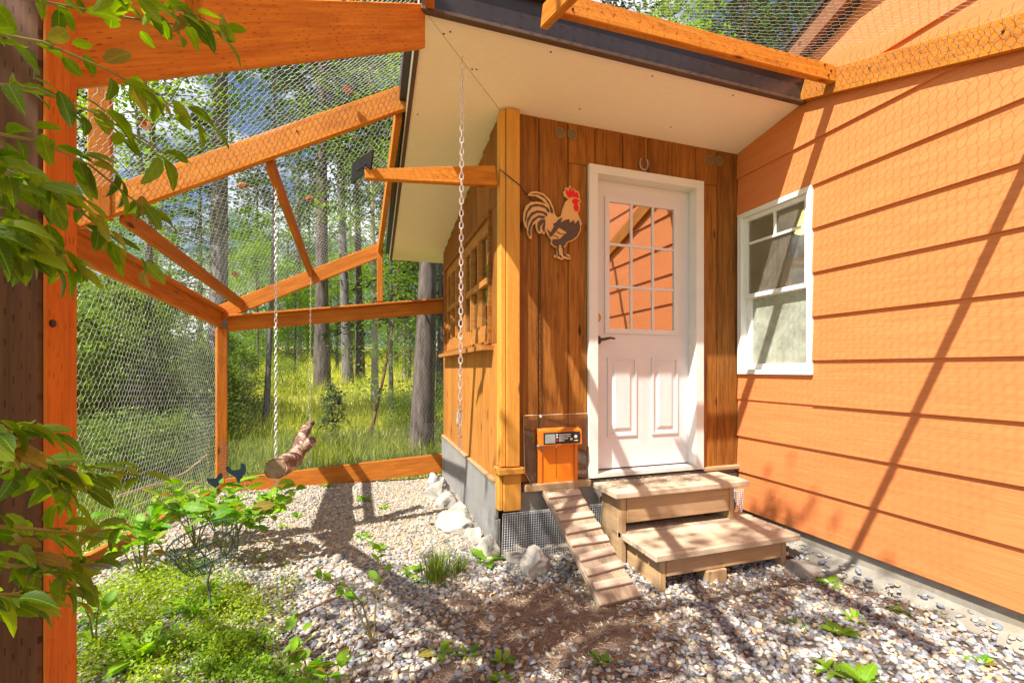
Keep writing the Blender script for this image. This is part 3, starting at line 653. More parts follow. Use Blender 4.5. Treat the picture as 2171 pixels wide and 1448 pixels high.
# side window of the coop
def bx(name, lo, hi, mat, par): mb = MB(); mb.box(lo, hi); return mb.build(name, mat, par)
mb = MB(); xa, xb = CXW - .022, CXW + .06
mb.box((xa, SY0, SZ0), (xb, SY0 + .03, SZ1)); mb.box((xa, SY1 - .03, SZ0), (xb, SY1, SZ1)); mb.box((xa, SY0 + .03, SZ1 - .03), (xb, SY1 - .03, SZ1)); mb.box((xa, SY0 + .03, SZ0), (xb, SY1 - .03, SZ0 + .02))
sw = mb.build('side_window', M_PLANK, coop)
bx('window_sill', (CXW - .075, SY0 - .05, SZ0 - .045), (CXW - .001, SY1 + .05, SZ0 - .012), M_SASH, sw)
ym = (SY0 + SY1) / 2
for (y0, y1) in ((SY0 + .032, ym - .006), (ym + .006, SY1 - .032)):
    mb = MB(); xs0, xs1 = CXW + .0, CXW + .035
    mb.box((xs0, y0, SZ0 + .022), (xs1, y0 + .07, SZ1 - .032)); mb.box((xs0, y1 - .07, SZ0 + .022), (xs1, y1, SZ1 - .032))
    mb.box((xs0, y0 + .07, SZ1 - .12), (xs1, y1 - .07, SZ1 - .032)); mb.box((xs0, y0 + .07, SZ0 + .022), (xs1, y1 - .07, SZ0 + .14)); mb.build('sash', M_SASH, sw)
    yy = [y0 + .07 + (y1 - y0 - .14) * k / 3 for k in range(4)]
    for k in (1, 2): bx('muntin', (xs0 - .012, yy[k] - .016, SZ0 + .14), (xs1 - .008, yy[k] + .016, SZ1 - .12), M_SASH, sw)
    bx('muntin', (xs0 - .014, y0 + .07, .60), (xs1 - .004, y1 - .07, .645), M_SASH, sw)
    for k in range(3):
        for (za, zb_) in ((SZ0 + .14, .60), (.645, SZ1 - .12)): bx('pane', (xs0 + .018, yy[k] + .005, za), (xs0 + .021, yy[k + 1] - .005, zb_), M_GLASS_SIDE, sw)

# ------------------------------------------------------------------ THE RUN: posts, rafters, purlins, netting
run = thing('chicken_run', (-1.4, 4.98, -1.2), 'orange stained timber run frame covered with silver hexagonal wire netting', 'chicken run')
P1 = Vector((-1.36, 4.98, 0)); P2 = Vector((-1.47, 2.90, 0)); NP = Vector((-.605, 1.075, 0))
board('corner_post', (P1.x, P1.y, -1.35), (P1.x, P1.y, .40), .095, .095, M_RAIL, run, up=(1, .35, 0), c=.01)
board('near_post', (NP.x - .006, NP.y, -1.3), (NP.x - .006, NP.y, 1.36), .090, .091, wood('shade_browned_post', (.145, .060, .024), (.075, .030, .014), incised=True), run, up=(1, 0, 0), c=.004)  # dark brown wood paints in the shrub's shade on the front face
board('post_bright_side', (NP.x + .0435, NP.y + .002, -1.3), (NP.x + .0435, NP.y + .002, 1.36), .090, .006, wood('bright_side_orange', (.66, .20, .018), (.46, .115, .010), incised=True), run, up=(1, 0, 0), c=.002)  # thin added board, painting the post's brighter right side in orange
board('top_plate', (P1.x, P1.y - .02, .47), (P2.x - .02, P2.y - .1, .665), .04, .14, M_RAIL, run)
board('top_plate', (P1.x - .02, P1.y + .02, .555), (P2.x - .04, P2.y - .1, .75), .14, .038, M_RAIL, run)
board('top_plate', (P1.x + .05, P1.y, .435), (.795, P1.y, .70), .04, .135, M_RAIL, run)
board('top_plate', (P1.x + .05, P1.y - .03, .512), (.795, P1.y - .03, .782), .10, .02, M_RAIL, run)
board('side_rail', (P2.x, P2.y - .12, .66), (NP.x - .06, NP.y, .72), .04, .14, M_RAIL, run)
board('mid_post', (-1.345, P2.y, .80), (-1.345, P2.y, 1.6), .09, .09, M_BEAM, run, up=(1, .3, 0))
board('mid_post', (-1.56, P2.y, -1.2), (-1.56, P2.y, .60), .09, .09, M_RAIL, run, up=(1, 0, 0))
# rafters
board('rafter', W(895, 58, 2.17), W(120, 88, .97), .04, .175, M_BEAM, run, plumb=True)
board('header', (2.67, .95, 1.42), (-.62, 1.0, 1.42), .03, .055, M_BEAM, run)          # hip rafter to the near post
B0, B1 = Vector((.235, 2.9, 1.735)), Vector((-1.50, 2.9, .775))
board('rafter', B0, B1, .04, .140, M_BEAM, run, plumb=True)
C0, C1 = Vector((.12, 4.95, 1.27)), Vector((-1.36, 4.95, .545))
board('rafter', C0, C1, .04, .14, M_RAIL, run)
board('purlin', (-1.26, 2.93, .83), (-1.18, 4.93, .635), .04, .088, M_RAIL, run)
board('purlin', (-.555, 2.93, 1.215), (-.56, 4.93, .985), .04, .088, M_RAIL, run)
board('eave_beam', (.185, 2.95, 1.66), (.115, 4.95, 1.30), .04, .12, M_BEAM, run)
board('short_post', (.117, 4.97, .72), (.117, 4.97, 1.36), .085, .06, M_RAIL, run, up=(1, 0, 0))
# front roof: ledger on the house, header along the coop fascia, rafters falling towards the viewer
board('ledger', (HX - .042, 2.16, 1.815), (HX - .042, .2, 1.815 - .354 * 1.96), .04, .145, M_BEAM, run)
board('header', (.84, 1.955, 1.742), (2.66, 1.955, 1.770), .04, .10, M_BEAM, run)
for (x, y0, z0, ddx) in ((.815, 2.0, 1.705, 0), (.285, 2.17, 1.79, -.10)):
    board('rafter', (x, y0, z0), (x + ddx * 3, y0 - 1.6, z0 - .354 * 1.6 * (1 if x > 0 else .4)), .04, .10, M_BEAM, run)
for q0, q1 in ((W(418, 62, 1.13), W(405, -60, .98)), (W(128, 110, .93), W(40, -40, .86))): board('rafter', q0, q1, .035, .075, M_BEAM, run, up=(0, -.3, 1))
brk = board('bracket_arm', (.775, 2.745, 1.235), (-.02, 2.745, 1.14), .045, .128, M_BEAM, run, taper=.42)
def bolt(p, ax, r=.006): mb = MB(); mb.disc(p, ax, r, .004, 8); mb.build('bolt', M_BRONZE, run)
for p in ((2.57, 1.934, 1.80), (2.62, 1.934, 1.775), (2.60, 1.934, 1.745), (.93, 1.934, 1.77), (.93, 1.934, 1.72)): bolt(p, (0, -1, 0))
for y in (1.75, 1.2): bolt((HX - .063, y, 1.83 - .354 * (2.16 - y)), (-1, 0, 0))
for p in ((-.4, 2.879, 1.40), (.19, 2.879, 1.74), (.19, 2.879, 1.70), (-1.3, 2.879, .90)): bolt(p, (0, -1, 0))
bolt((NP.x + .0465, NP.y - .03, .085), (1, 0, 0), .007)
# bottom boards
board('kickboard', (P1.x + .05, P1.y - .04, -1.155), (.79, P1.y - .04, -1.035), .04, .20, M_RAIL, run)
board('kickboard', (P1.x - .02, P1.y, -1.20), (P2.x - .02, P2.y - .3, -1.05), .04, .12, M_RAIL, run)
# netting
def hexnet(name, f, Lu, Lv, p, rw=.00105, seed=1, jit=.085, mat=None):
    """hexagonal wire mesh on the surface f(u, v) -> (n,3), u 0..Lu, v 0..Lv in metres; long axis of the cell along v"""
    rg = np.random.default_rng(seed); dx = p; dy = p * .92; nu = int(Lu / dx); nv = int(Lv / dy)
    seg = []; thick = []
    for j in range(nv):
        for i in range(nu):
            x = (i + .5 * (j % 2)) * dx; y = j * dy
            a = (x, y); b = (x, y + dy * .44)                 # twisted side
            seg.append((a, b)); thick.append(1.75)
            odd = j % 2; xl = x - dx / 2; xr = x + dx / 2; yt = y + dy
            seg.append((b, (xl, yt))); thick.append(1.0); seg.append((b, (xr, yt))); thick.append(1.0)
    seg = np.array(seg); th = np.array(thick)
    ok = (seg[:, :, 0] >= 0).all(1) & (seg[:, :, 0] <= Lu).all(1) & (seg[:, :, 1] <= Lv).all(1); seg = seg[ok]; th = th[ok]
    def jt(q):                                                # same vertex -> same displacement
        h = np.sin(q[:, 0] * 913.7 + q[:, 1] * 517.3) * 4375.5; k = np.cos(q[:, 0] * 411.1 - q[:, 1] * 733.9) * 2371.7
        return q + np.stack([(h % 1 - .5), (k % 1 - .5)], 1) * p * jit * 2
    q0 = np.round(seg[:, 0], 4); q1 = np.round(seg[:, 1], 4)
    A = f(*jt(q0).T); B = f(*jt(q1).T); D = B - A; D /= np.linalg.norm(D, axis=1)[:, None] + 1e-9
    ref = np.array([.37, .55, .75]); s = np.cross(D, ref); s /= np.linalg.norm(s, axis=1)[:, None]; t = np.cross(D, s)
    n = len(A); Vv = np.zeros((n, 6, 3)); r_ = (th * rw)[:, None]
    for k in range(3):
        a = 2 * math.pi * k / 3; off = (s * math.cos(a) + t * math.sin(a)) * r_
        Vv[:, k] = A + off; Vv[:, k + 3] = B + off
    q = np.array([(0, 1, 4, 3), (1, 2, 5, 4), (2, 0, 3, 5)]); Fq = (q[None] + (np.arange(n) * 6)[:, None, None]).reshape(-1, 4)
    o = link('wire_netting', mesh_np('wire_netting', Vv.reshape(-1, 3), Fq, True), mat or M_GALV, run); o['kind'] = 'stuff'; return o
def bil(p00, p10, p11, p01, Lu, Lv, sag=0., wav=0.017):
    P = [np.array(p, float) for p in (p00, p10, p11, p01)]
    def f(u, v):
        a = (u / Lu)[:, None]; b = (v / Lv)[:, None]
        q = P[0] * (1 - a) * (1 - b) + P[1] * a * (1 - b) + P[2] * a * b + P[3] * (1 - a) * b
        w = np.sin(u * 5.1 + v * 2.3) * np.sin(v * 4.3 - u * 1.7) * wav - sag * 4 * (a[:, 0] * (1 - a[:, 0]))
        n = np.cross(P[1] - P[0], P[3] - P[0]); n /= np.linalg.norm(n)
        return q + n[None] * w[:, None]
    return f
# left wall, back wall, gable triangle, roof over B-C, roof between hip and B, front roof
hexnet('n', bil((P1.x - .03, 4.98, -1.1), (-1.62, 2.2, -1.0), (-1.55, 2.2, .78), (P1.x - .03, 4.98, .55), 2.8, 1.7), 2.8, 1.7, .038, .0007)
hexnet('n', bil((P1.x, 5.0, -1.15), (.80, 5.0, -1.05), (.80, 5.0, .75), (P1.x, 5.0, .5), 2.16, 1.72), 2.16, 1.72, .040, .0006, 2, mat=M_WIREDARK)
hexnet('n', bil((P1.x, 5.0, .5), (.10, 5.0, .72), (.10, 5.0, 1.36), (P1.x, 5.0, .62), 1.46, .4), 1.46, .4, .04, .0006, 3, mat=M_WIREDARK)
up_b = Vector((0, 0, .085))
hexnet('n', bil(C1 + up_b + Vector((-.05, .05, 0)), C0 + up_b + Vector((.05, .05, 0)), B0 + up_b, B1 + up_b, 1.75, 2.1, .0), 1.75, 2.1, .038, .00068, 4)
hexnet('n', bil(B1 + up_b, B0 + up_b, (.25, 2.2, 1.79), (-.72, 1.06, .80), 1.75, 1.2), 1.75, 1.2, .038, .00068, 5)
zf = lambda y: 1.90 - .354 * (1.96 - y)
hexnet('n', bil((2.69, 2.14, zf(2.14)), (2.69, .5, zf(.5)), (.6, .5, zf(.5)), (.3, 2.14, zf(2.14)), 1.7, 2.3, .02, .01), 1.7, 2.3, .040, .00075, 6)
# netting wrapped down over the faces of rafter B and the ledger
hexnet('n', bil(B1 + Vector((0, -.026, -.06)), B0 + Vector((0, -.026, -.06)), B0 + Vector((0, -.026, .08)), B1 + Vector((0, -.026, .08)), 1.98, .13, 0, .002), 1.98, .13, .034, .0006, 7, mat=M_WIREDARK)
hexnet('n', bil((HX - .068, 2.14, 1.745), (HX - .068, .3, 1.09), (HX - .068, .3, 1.23), (HX - .068, 2.14, 1.895), 1.95, .15, 0, .002), 1.95, .15, .038, .0006, 8, mat=M_WIREDARK)
mb = MB(); grid_wire(mb, (P1.x, 4.93, -1.06), (2.15, 0, .11), (0, 0, .36), 86, 14, .0007); o = mb.build('hardware_cloth', M_WIREDARK, run); o['kind'] = 'stuff'
# sensor panel on the bracket end
sp = thing('solar_panel', (-.02, 2.745, 1.14), 'small square black panel tilted on the end of the bracket arm', 'panel')
ctr = W(768, 353, 2.62); uu = Vector((.35, -.1, -.25)).normalized()
q = [W(747, 345, 2.66), W(790, 318, 2.52), W(785, 358, 2.58), W(744, 390, 2.72)]
nrm = (q[1] - q[0]).cross(q[3] - q[0]).normalized(); mb = MB(); mb.prism(q, nrm * .012); mb.build('plate', M_BLACK, sp)
mb = MB(); mb.tube([W(784, 366, 2.60), W(779, 357, 2.60), W(768, 357, 2.60)], .005, 6); mb.tube([W(757, 362, 2.63), W(775, 350, 2.57)], .006, 6); mb.build('bracket', M_BLACK, sp)

# ------------------------------------------------------------------ CHAINS and the log swing
def link_mesh(L_, w, r, name='link'):
    pts = []; rr_ = w / 2 - r; st = L_ / 2 - r - rr_
    for k in range(5): a = math.pi * k / 4; pts.append((rr_ * math.cos(a), 0, st + rr_ * math.sin(a)))
    for k in range(5): a = math.pi + math.pi * k / 4; pts.append((rr_ * math.cos(a), 0, -st + rr_ * math.sin(a)))
    mb = MB(); mb.tube(pts, r, 4, closed=True); return mb.mesh(name, True)
def chain(parent, top, bot, pitch, lm):
    top, bot = Vector(top), Vector(bot); n = int((top - bot).length / pitch); d = (bot - top) / n
    q = (-d).to_track_quat('Z', 'X').to_matrix().to_4x4()
    for i in range(n + 1):
        m = Matrix.Translation(top + d * i) @ q @ Matrix.Rotation(math.pi / 2 * (i % 2) + .5 + R.uniform(-.15, .15), 4, 'Z')
        link('link', lm, M_STEEL, parent, m)
    return n
t1 = Vector((-.555, 3.12, 1.20)); b1 = Vector((-.555, 3.12, -.72))
swing = thing('log_swing', (-.555, 3.6, -.55), 'crooked bark log hung as a swing perch from two zinc chains', 'swing')
import mathutils.noise as MNZ
LG = [W(584, 994, 2.72), W(605, 984, 2.95), W(622, 974, 3.2), W(632, 957, 3.5), W(640, 928, 3.95), W(648, 910, 4.25), W(661, 896, 4.6)]
def dens(P, r, k=6):
    Q = []; q = []
    for i in range(len(P) - 1):
        for j in range(k): t = j / k; Q.append(P[i] + (P[i + 1] - P[i]) * t); q.append(r[i] + (r[i + 1] - r[i]) * t)
    return Q + [P[-1]], q + [r[-1]]
_Q, _q = dens(LG, [.064, .066, .062, .060, .055, .044, .032])
mb = MB(); mb.tube(_Q, _q, 22)
0 and mb.tube(LG, [.064, .066, .062, .060, .055, .044, .032], 14); mb.tube([W(640, 950, 3.45), W(655, 940, 3.5), W(667, 934, 3.5)], [.05, .042, .036], 10); 
vv = []
for v in mb.v:
    p = Vector(v); n_ = MNZ.noise(p * 9) * .010 + MNZ.noise(p * 28) * .005; vv.append((v[0] + n_, v[1], v[2] + n_))
mb.v = vv; log = mb.build('log', M_LOG, swing, True)
d = (LG[0] - LG[1]).normalized(); mb = MB(); mb.disc(LG[0] + d * .0005, d, .055, .003, 18); mb.build('cut_end', M_LOGEND, log)
lm_s = link_mesh(.0345, .0205, .0027)
def hookmesh(p, r=.0025, s=1.):
    mb = MB(); p = Vector(p)
    mb.tube([p + Vector(q) * s for q in ((0, 0, .06), (0, 0, .03), (-.012, 0, .012), (-.010, 0, -.006), (.004, 0, -.012), (.016, 0, .0), (.014, 0, .014))], r, 6); return mb
ch = hookmesh(t1 + Vector((0, 0, .02))).build('chain', M_STEEL, swing, True); chain(ch, t1, b1, .0262, lm_s)
t2 = W(659, 580, 4.5); b2 = W(656, 990, 4.2)
mb = MB(); n = 70
for i in range(n):
    c = t2 + (b2 - t2) * (i / n); rot = math.pi / 2 * (i % 2) + .4; ax = Vector((math.cos(rot), math.sin(rot), 0)) * .006; hz = Vector((0, 0, .013))
    mb.tube([c + hz, c + ax + hz * .5, c + ax - hz * .5, c - hz, c - ax - hz * .5, c - ax + hz * .5], .0022, 3, closed=True)
o = mb.build('chain', M_STEEL, swing, True)
hc = thing('hanging_chain', (.489, 2.40, -.43), 'heavy zinc chain hanging from a hook in the cream soffit', 'chain')
top = Vector((.489, 2.40, sofz(2.40) - .06)); hookmesh(top + Vector((0, 0, .0)), .003, 1.0).build('hook', M_STEEL, hc, True)
lm_b = link_mesh(.044, .0255, .0034); chain(hc, top + Vector((0, 0, -.03)), (.475, 2.39, -.42), .0333, lm_b)
c = Vector((.474, 2.388, -.27)); mb = MB(); mb.tube([c + Vector(q) for q in ((-.004, 0, .05), (.008, 0, .035), (.012, 0, -.02), (0, 0, -.055), (-.014, 0, -.03), (-.012, 0, .03))], .0048, 6, closed=True); mb.disc(c + Vector((-.012, 0, -.025)), (0, 0, 1), .009, .03, 8); mb.build('snap_clip', M_STEEL, hc, True)

# ------------------------------------------------------------------ THINGS ON THE COOP FRONT
def roo(px, py, y=2.705): return PY(1090 + px / 7.24, 370 + py / 7.24, y)
rp_ = thing('rooster_plaque', tuple(roo(650, 700)), 'cut-out wooden rooster plaque with red comb on the coop wall', 'wall decoration')
OUT = [(835,378),(770,330),(758,262),(785,250),(782,205),(815,205),(840,228),(838,190),(862,172),(885,215),(895,255),(912,207),(935,235),(950,262),(975,250),(1000,290),(1008,350),(1005,375),(1035,418),(1000,432),(1012,480),(1005,545),(975,590),(1015,690),(1042,765),(1025,790),(1025,860),(985,950),(920,1010),(820,1050),(800,1095),(770,1135),(785,1220),(845,1228),(860,1265),(875,1290),(850,1305),(765,1285),(745,1315),(700,1300),(665,1275),(620,1275),(620,1240),(665,1230),(655,1130),(620,1110),(565,1070),(575,1000),(520,930),(480,860),(470,920),(440,910),(425,880),(405,912),(365,890),(335,810),(330,745),(285,790),(265,870),(270,985),(240,985),(205,910),(198,830),(165,800),(140,690),(145,580),(185,480),(260,425),(370,420),(490,455),(430,385),(330,330),(210,325),(250,270),(340,260),(450,295),(550,385),(600,500),(630,620),(670,665),(720,640),(750,520),(790,420)]
mb = MB(); mb.prism([roo(*p) for p in OUT], (0, .014, 0)); mb.build('backing_board', M_PLY, rp_)
DK = {'tail_feather': [[(250,305),(340,290),(450,330),(530,420),(590,540),(600,600),(560,590),(540,470),(470,370),(360,310)],
 [(165,690),(180,580),(240,480),(330,455),(440,470),(520,520),(545,570),(520,590),(480,520),(380,490),(280,500),(205,590),(180,700),(178,740)],
 [(190,800),(200,680),(260,590),(350,555),(450,570),(510,610),(500,645),(440,600),(350,590),(270,640),(215,740),(200,810)],
 [(215,900),(225,800),(280,690),(370,630),(470,645),(465,680),(370,665),(290,740),(250,850),(250,950),(235,950)],
 [(355,800),(365,730),(420,690),(480,700),(470,750),(440,750),(400,800),(395,880),(375,870)], [(430,830),(440,770),(480,745),(470,800),(465,890),(450,880)]],
 'body': [[(680,690),(740,665),(710,740),(790,700),(845,690),(850,750),(910,700),(930,760),(990,700),(1010,790),(1005,860),(965,945),(900,1000),(800,1040),(780,1090),(750,1110),(720,1080),(690,1080),(660,1110),(610,1090),(580,1050),(590,1000),(700,990),(810,890),(690,815),(580,950),(550,960),(530,900),(500,840),(560,890),(610,800),(600,760),(640,740)]],
 'leg': [[(650,1120),(690,1090),(680,1140),(690,1225),(720,1250),(740,1290),(700,1270),(690,1245),(650,1265),(640,1255),(675,1230)], [(720,1100),(765,1115),(770,1200),(790,1235),(850,1275),(855,1285),(790,1260),(760,1250),(750,1220),(740,1140)]],
 'wing_line': [[(655,870),(700,905),(770,915),(770,922),(695,915),(650,880)], [(610,935),(640,945),(680,972),(672,976),(635,952),(608,943)]]}
for nm, polys in DK.items():
    for pl_ in polys: mb = MB(); mb.prism([roo(*p, 2.7045) for p in pl_], (0, -.004, 0)); mb.build(nm, M_DARKWOOD, rp_)
mb = MB(); mb.prism([roo(*p, 2.7045) for p in [(800,300),(785,270),(800,280),(795,220),(830,270),(860,200),(890,270),(915,225),(930,290),(960,270),(985,310),(990,370),(930,350),(870,350),(835,365)]], (0, -.004, 0)); mb.build('comb', M_RED, rp_)
mb = MB(); mb.prism([roo(*p, 2.7045) for p in [(890,400),(920,372),(960,380),(990,400),(1020,410),(985,420),(970,450),(995,520),(975,570),(935,565),(912,510),(920,450),(895,440)]], (0, -.004, 0)); mb.build('wattle', M_RED, rp_)
# horseshoe
hs_ = thing('horseshoe', (1.866, 2.72, 1.46), 'old steel horseshoe nailed above the white door', 'horseshoe')
mb = MB(); c = Vector((1.866, 2.722, 1.462)); pts = []
for k in range(13): a = math.radians(130 + 280 * k / 12); pts.append(c + Vector((.033 * math.cos(a), 0, .044 * math.sin(a))))
mb.tube(pts, .0065, 6); mb.build('shoe', plain('worn_steel', (.38, .34, .31), .4, .6), hs_, True)
# automatic chicken door
cd = thing('chicken_door', (1.19, 2.70, -.60), 'orange automatic chicken door with clear backing sheet and keypad', 'chicken door')
mb = MB(); mb.prism([PY(1110, 881, 2.722), PY(1249, 876, 2.722), PY(1248, 1016, 2.722), PY(1128, 1029, 2.722), PY(1112, 1000, 2.722)], (0, -.005, 0)); mb.build('clear_sheet', M_ACRYL, cd)
mb = MB(); mb.tube([PY(1110, 881, 2.7165), PY(1249, 876, 2.7165), PY(1248, 1016, 2.7165), PY(1128, 1029, 2.7165), PY(1112, 1000, 2.7165)], .0024, 4, closed=True); mb.build('edge_highlight', plain('sheet_highlight', (.72, .56, .38), .3), cd)  # pale rim tube: bright edge light of the clear sheet, painted as colour
ringframe('door_frame', 1.052, 1.330, -.765, -.40, .022, 2.690, 2.7165, M_OWOOD, cd)
mb = MB(); mb.box((1.0745, 2.699, -.7425), (1.3075, 2.704, -.42)); mb.build('slide_panel', M_ODOOR, cd)
mb = MB(); z0, z1 = -.497, -.385
mb.prism([(1.046, 2.715, z1), (1.046, 2.66, z1 - .012), (1.046, 2.652, z0 + .006), (1.046, 2.69, z0)], (.296, 0, 0)); boxh = mb.build('control_box', M_OWOOD, cd)
mb = MB(); mb.box((1.070, 2.6505, -.483), (1.328, 2.6525, -.408)); face = mb.build('control_face', M_BLACK, boxh)
fy0, fy1 = 2.6485, 2.6500
mb = MB(); mb.box((1.080, fy0, -.476), (1.150, fy1, -.418)); mb.build('display', M_SCREEN, boxh)
mb = MB()
for k, (xa, xb, z) in enumerate(((1.178, 1.262, -.424), (1.178, 1.222, -.437), (1.228, 1.258, -.437), (1.178, 1.240, -.450), (1.178, 1.215, -.463), (1.284, 1.312, -.466))): mb.box((xa, fy0, z - .0028), (xb, fy1, z + .0028))
mb.disc((1.296, fy1, -.440), (0, -1, 0), .011, .0015, 14); mb.prism([(1.256, fy1, -.462), (1.270, fy1, -.462), (1.276, fy1, -.446), (1.268, fy1, -.452), (1.258, fy1, -.446)], (0, -.0015, 0)); mb.build('printed_text', M_PRINT, boxh)
for z in (-.424, -.440): mb = MB(); mb.disc((1.163, 2.6505, z), (0, -1, 0), .0055, .004, 10); mb.build('button', M_PRINT, boxh)
mb = MB(); mb.disc((1.163, 2.6505, -.460), (0, -1, 0), .0055, .004, 10); mb.build('button', M_RED, boxh)
mb = MB()
for k in range(24): mb.disc((1.178, 2.6985, -.515 - k * .0085), (0, -1, 0), .0022, .002, 6)
mb.build('hole_strip', M_BLACK, cd); mb = MB(); mb.disc((1.178, 2.6985, -.508), (0, -1, 0), .006, .006, 8); mb.build('pull_knob', M_PRINT, cd)
mb = MB(); mb.tube([(1.040, 2.69, -.495), (1.065, 2.672, -.505), (1.080, 2.668, -.520)], [.008, .007, .005], 8); mb.build('cable_plug', plain('plug_metal', (.30, .25, .24), .4, .4), cd, True)
cb = thing('power_cable', (1.08, 2.70, .2), 'thin dark cable from the bracket arm past the rooster to the chicken door', 'cable')
pts = [PY(1060, 360, 2.683), PY(1078, 374, 2.682), PY(1102, 393, 2.684), PY(1113, 409, 2.712), PY(1130, 425, 2.722), PY(1146, 470, 2.724), PY(1146, 600, 2.7235), PY(1147, 720, 2.724), PY(1147, 800, 2.7225), PY(1151, 860, 2.712), PY(1146, 885, 2.712), PY(1145, 930, 2.70), Vector((1.045, 2.69, -.495))]
mb = MB(); mb.tube(pts, .0032, 5); mb.build('wire', M_CABLE, cb, True)
mb = MB(); p = PY(1146, 882, 2.712); mb.box(tuple(p - Vector((.006, .006, .008))), tuple(p + Vector((.006, .006, .008)))); mb.build('cable_clip', M_PRINT, cb)

# ------------------------------------------------------------------ STEPS AND RAMP
def step(name, label, x0, x1, y0, y1, zt, bx0, bx1, by0, zb, legs, planks, zground):
    t = thing(name, ((x0 + x1) / 2, (y0 + y1) / 2, zground), label, 'step')
    dy = (y1 - y0) / planks
    for k in range(planks):
        dz = R.uniform(-.002, .002)
        board('tread_plank', (x0, y0 + dy * (k + .5), zt - .019 + dz), (x1, y0 + dy * (k + .5), zt - .019 + dz), dy - .007, .038, M_STEP, t, c=.005)
    board('front_board', (bx0 + .042, by0 + .018, (zt - .04 + zb) / 2), (bx1 - .042, by0 + .018, (zt - .04 + zb) / 2), .036, zt - .042 - zb, M_STEPBOX, t)
    for sx in (bx0 + .019, bx1 - .019):
        zs = min(zb - .05, zground - .03)
        board('side_board', (sx, by0 + (.04 if legs else 0), (zt - .04 + zs) / 2), (sx, y1 - .02, (zt - .04 + zs) / 2), .038, zt - .042 - zs, M_STEPBOX, t)
        if legs: board('leg', (sx, by0 + .019, zground - .04), (sx, by0 + .019, zt - .042), .038, .038, M_STEPBOX, t, up=(0, -1, 0))
    return t
us = step('upper_step', 'upper wooden step against the white door threshold', 1.445, 2.49, 2.395, 2.695, -.762, 1.50, 2.385, 2.43, -.965, True, 2, -1.2)
ls = step('lower_step', 'lower weathered deck-board step resting on the gravel', 1.50, 2.555, 2.07, 2.545, -1.022, 1.55, 2.475, 2.105, -1.165, True, 4, -1.25)
board('support_block', (1.93, 2.14, -1.28), (1.93, 2.14, -1.166), .14, .10, M_STEPBOX, ls, up=(0, -1, 0))
def litter_on(parent, n, x0, x1, y0, y1, z, seed):
    r_ = random.Random(seed); V = []; C = []
    for k in range(n):
        x = r_.uniform(x0, x1); y = min(max(r_.gauss((y0 + y1) / 2, (y1 - y0) / 3), y0), y1); a = r_.uniform(0, 6.28); l = r_.uniform(.006, .022); w = .0012; d = Vector((math.cos(a) * l, math.sin(a) * l, r_.uniform(-.001, .002))); s_ = Vector((-math.sin(a) * w, math.cos(a) * w, 0)); c = Vector((x, y, z + r_.uniform(.002, .006)))
        V += [c - d - s_, c + d - s_, c + d + s_, c - d + s_]; C += [r_.choice(LIT)] * 4
    o = link('chaff', mesh_np('chaff', np.array(V), np.arange(n * 4).reshape(-1, 4), False, np.array(C)), M_LITTER, parent); o['kind'] = 'stuff'
litter_on(us, 900, 1.5, 2.25, 2.50, 2.69, -.760, 1); litter_on(ls, 260, 1.75, 2.3, 2.42, 2.54, -1.020, 2)
rampt = thing('chicken_ramp', (1.22, 2.35, -1.2), 'narrow wooden cleated ramp leading up to the chicken door', 'ramp')
ra, rb = Vector((1.20, 2.715, -.785)), Vector((1.25, 2.035, -1.215)); rd = (rb - ra).normalized(); rn = Vector((0, -.5, 1)); rn = (rn - rd * rn.dot(rd)).normalized()
if rn.z < 0: rn = -rn
board('ramp_board', ra, rb, .25, .035, M_RAMP, rampt, up=rn)
side = rd.cross(rn).normalized()
for k in range(8):
    c = ra + (rb - ra) * (.10 + .112 * k) + rn * .027; s_ = side * (.118 + R.uniform(-.006, .004)); sk = rd * R.uniform(-.006, .006)
    board('cleat', c - s_ - sk, c + s_ + sk, .042, .018, M_CLEAT, rampt, up=rn, c=.003)

# ------------------------------------------------------------------ ROCKS
import mathutils.noise as MN
def rock_mesh(seed, sx, sy, sz):
    import bmesh
    bm = bmesh.new(); bmesh.ops.create_icosphere(bm, subdivisions=4, radius=1)
    off = Vector((seed * 3.1, seed * 1.7, seed * 5.3)); rg = random.Random(seed)
    pl_ = [(Vector((rg.uniform(-1, 1), rg.uniform(-1, 1), rg.uniform(-.3, 1))).normalized(), rg.uniform(.48, .80)) for _ in range(15)]
    for v in bm.verts:
        p = v.co.copy()
        for n, d_ in pl_:
            e = p.dot(n) - d_
            if e > 0: p -= n * e * .92
        p += p.normalized() * (MN.noise(p * 1.6 + off) * .16 + MN.noise(p * 5 + off) * .07 + MN.noise(p * 13 + off) * .03)
        v.co = Vector((p.x * sx, p.y * sy, p.z * sz))
    me = bpy.data.meshes.new('rock'); bm.to_mesh(me); bm.free()
    me.polygons.foreach_set('use_smooth', [True] * len(me.polygons)); me.set_sharp_from_angle(angle=math.radians(24)); return me
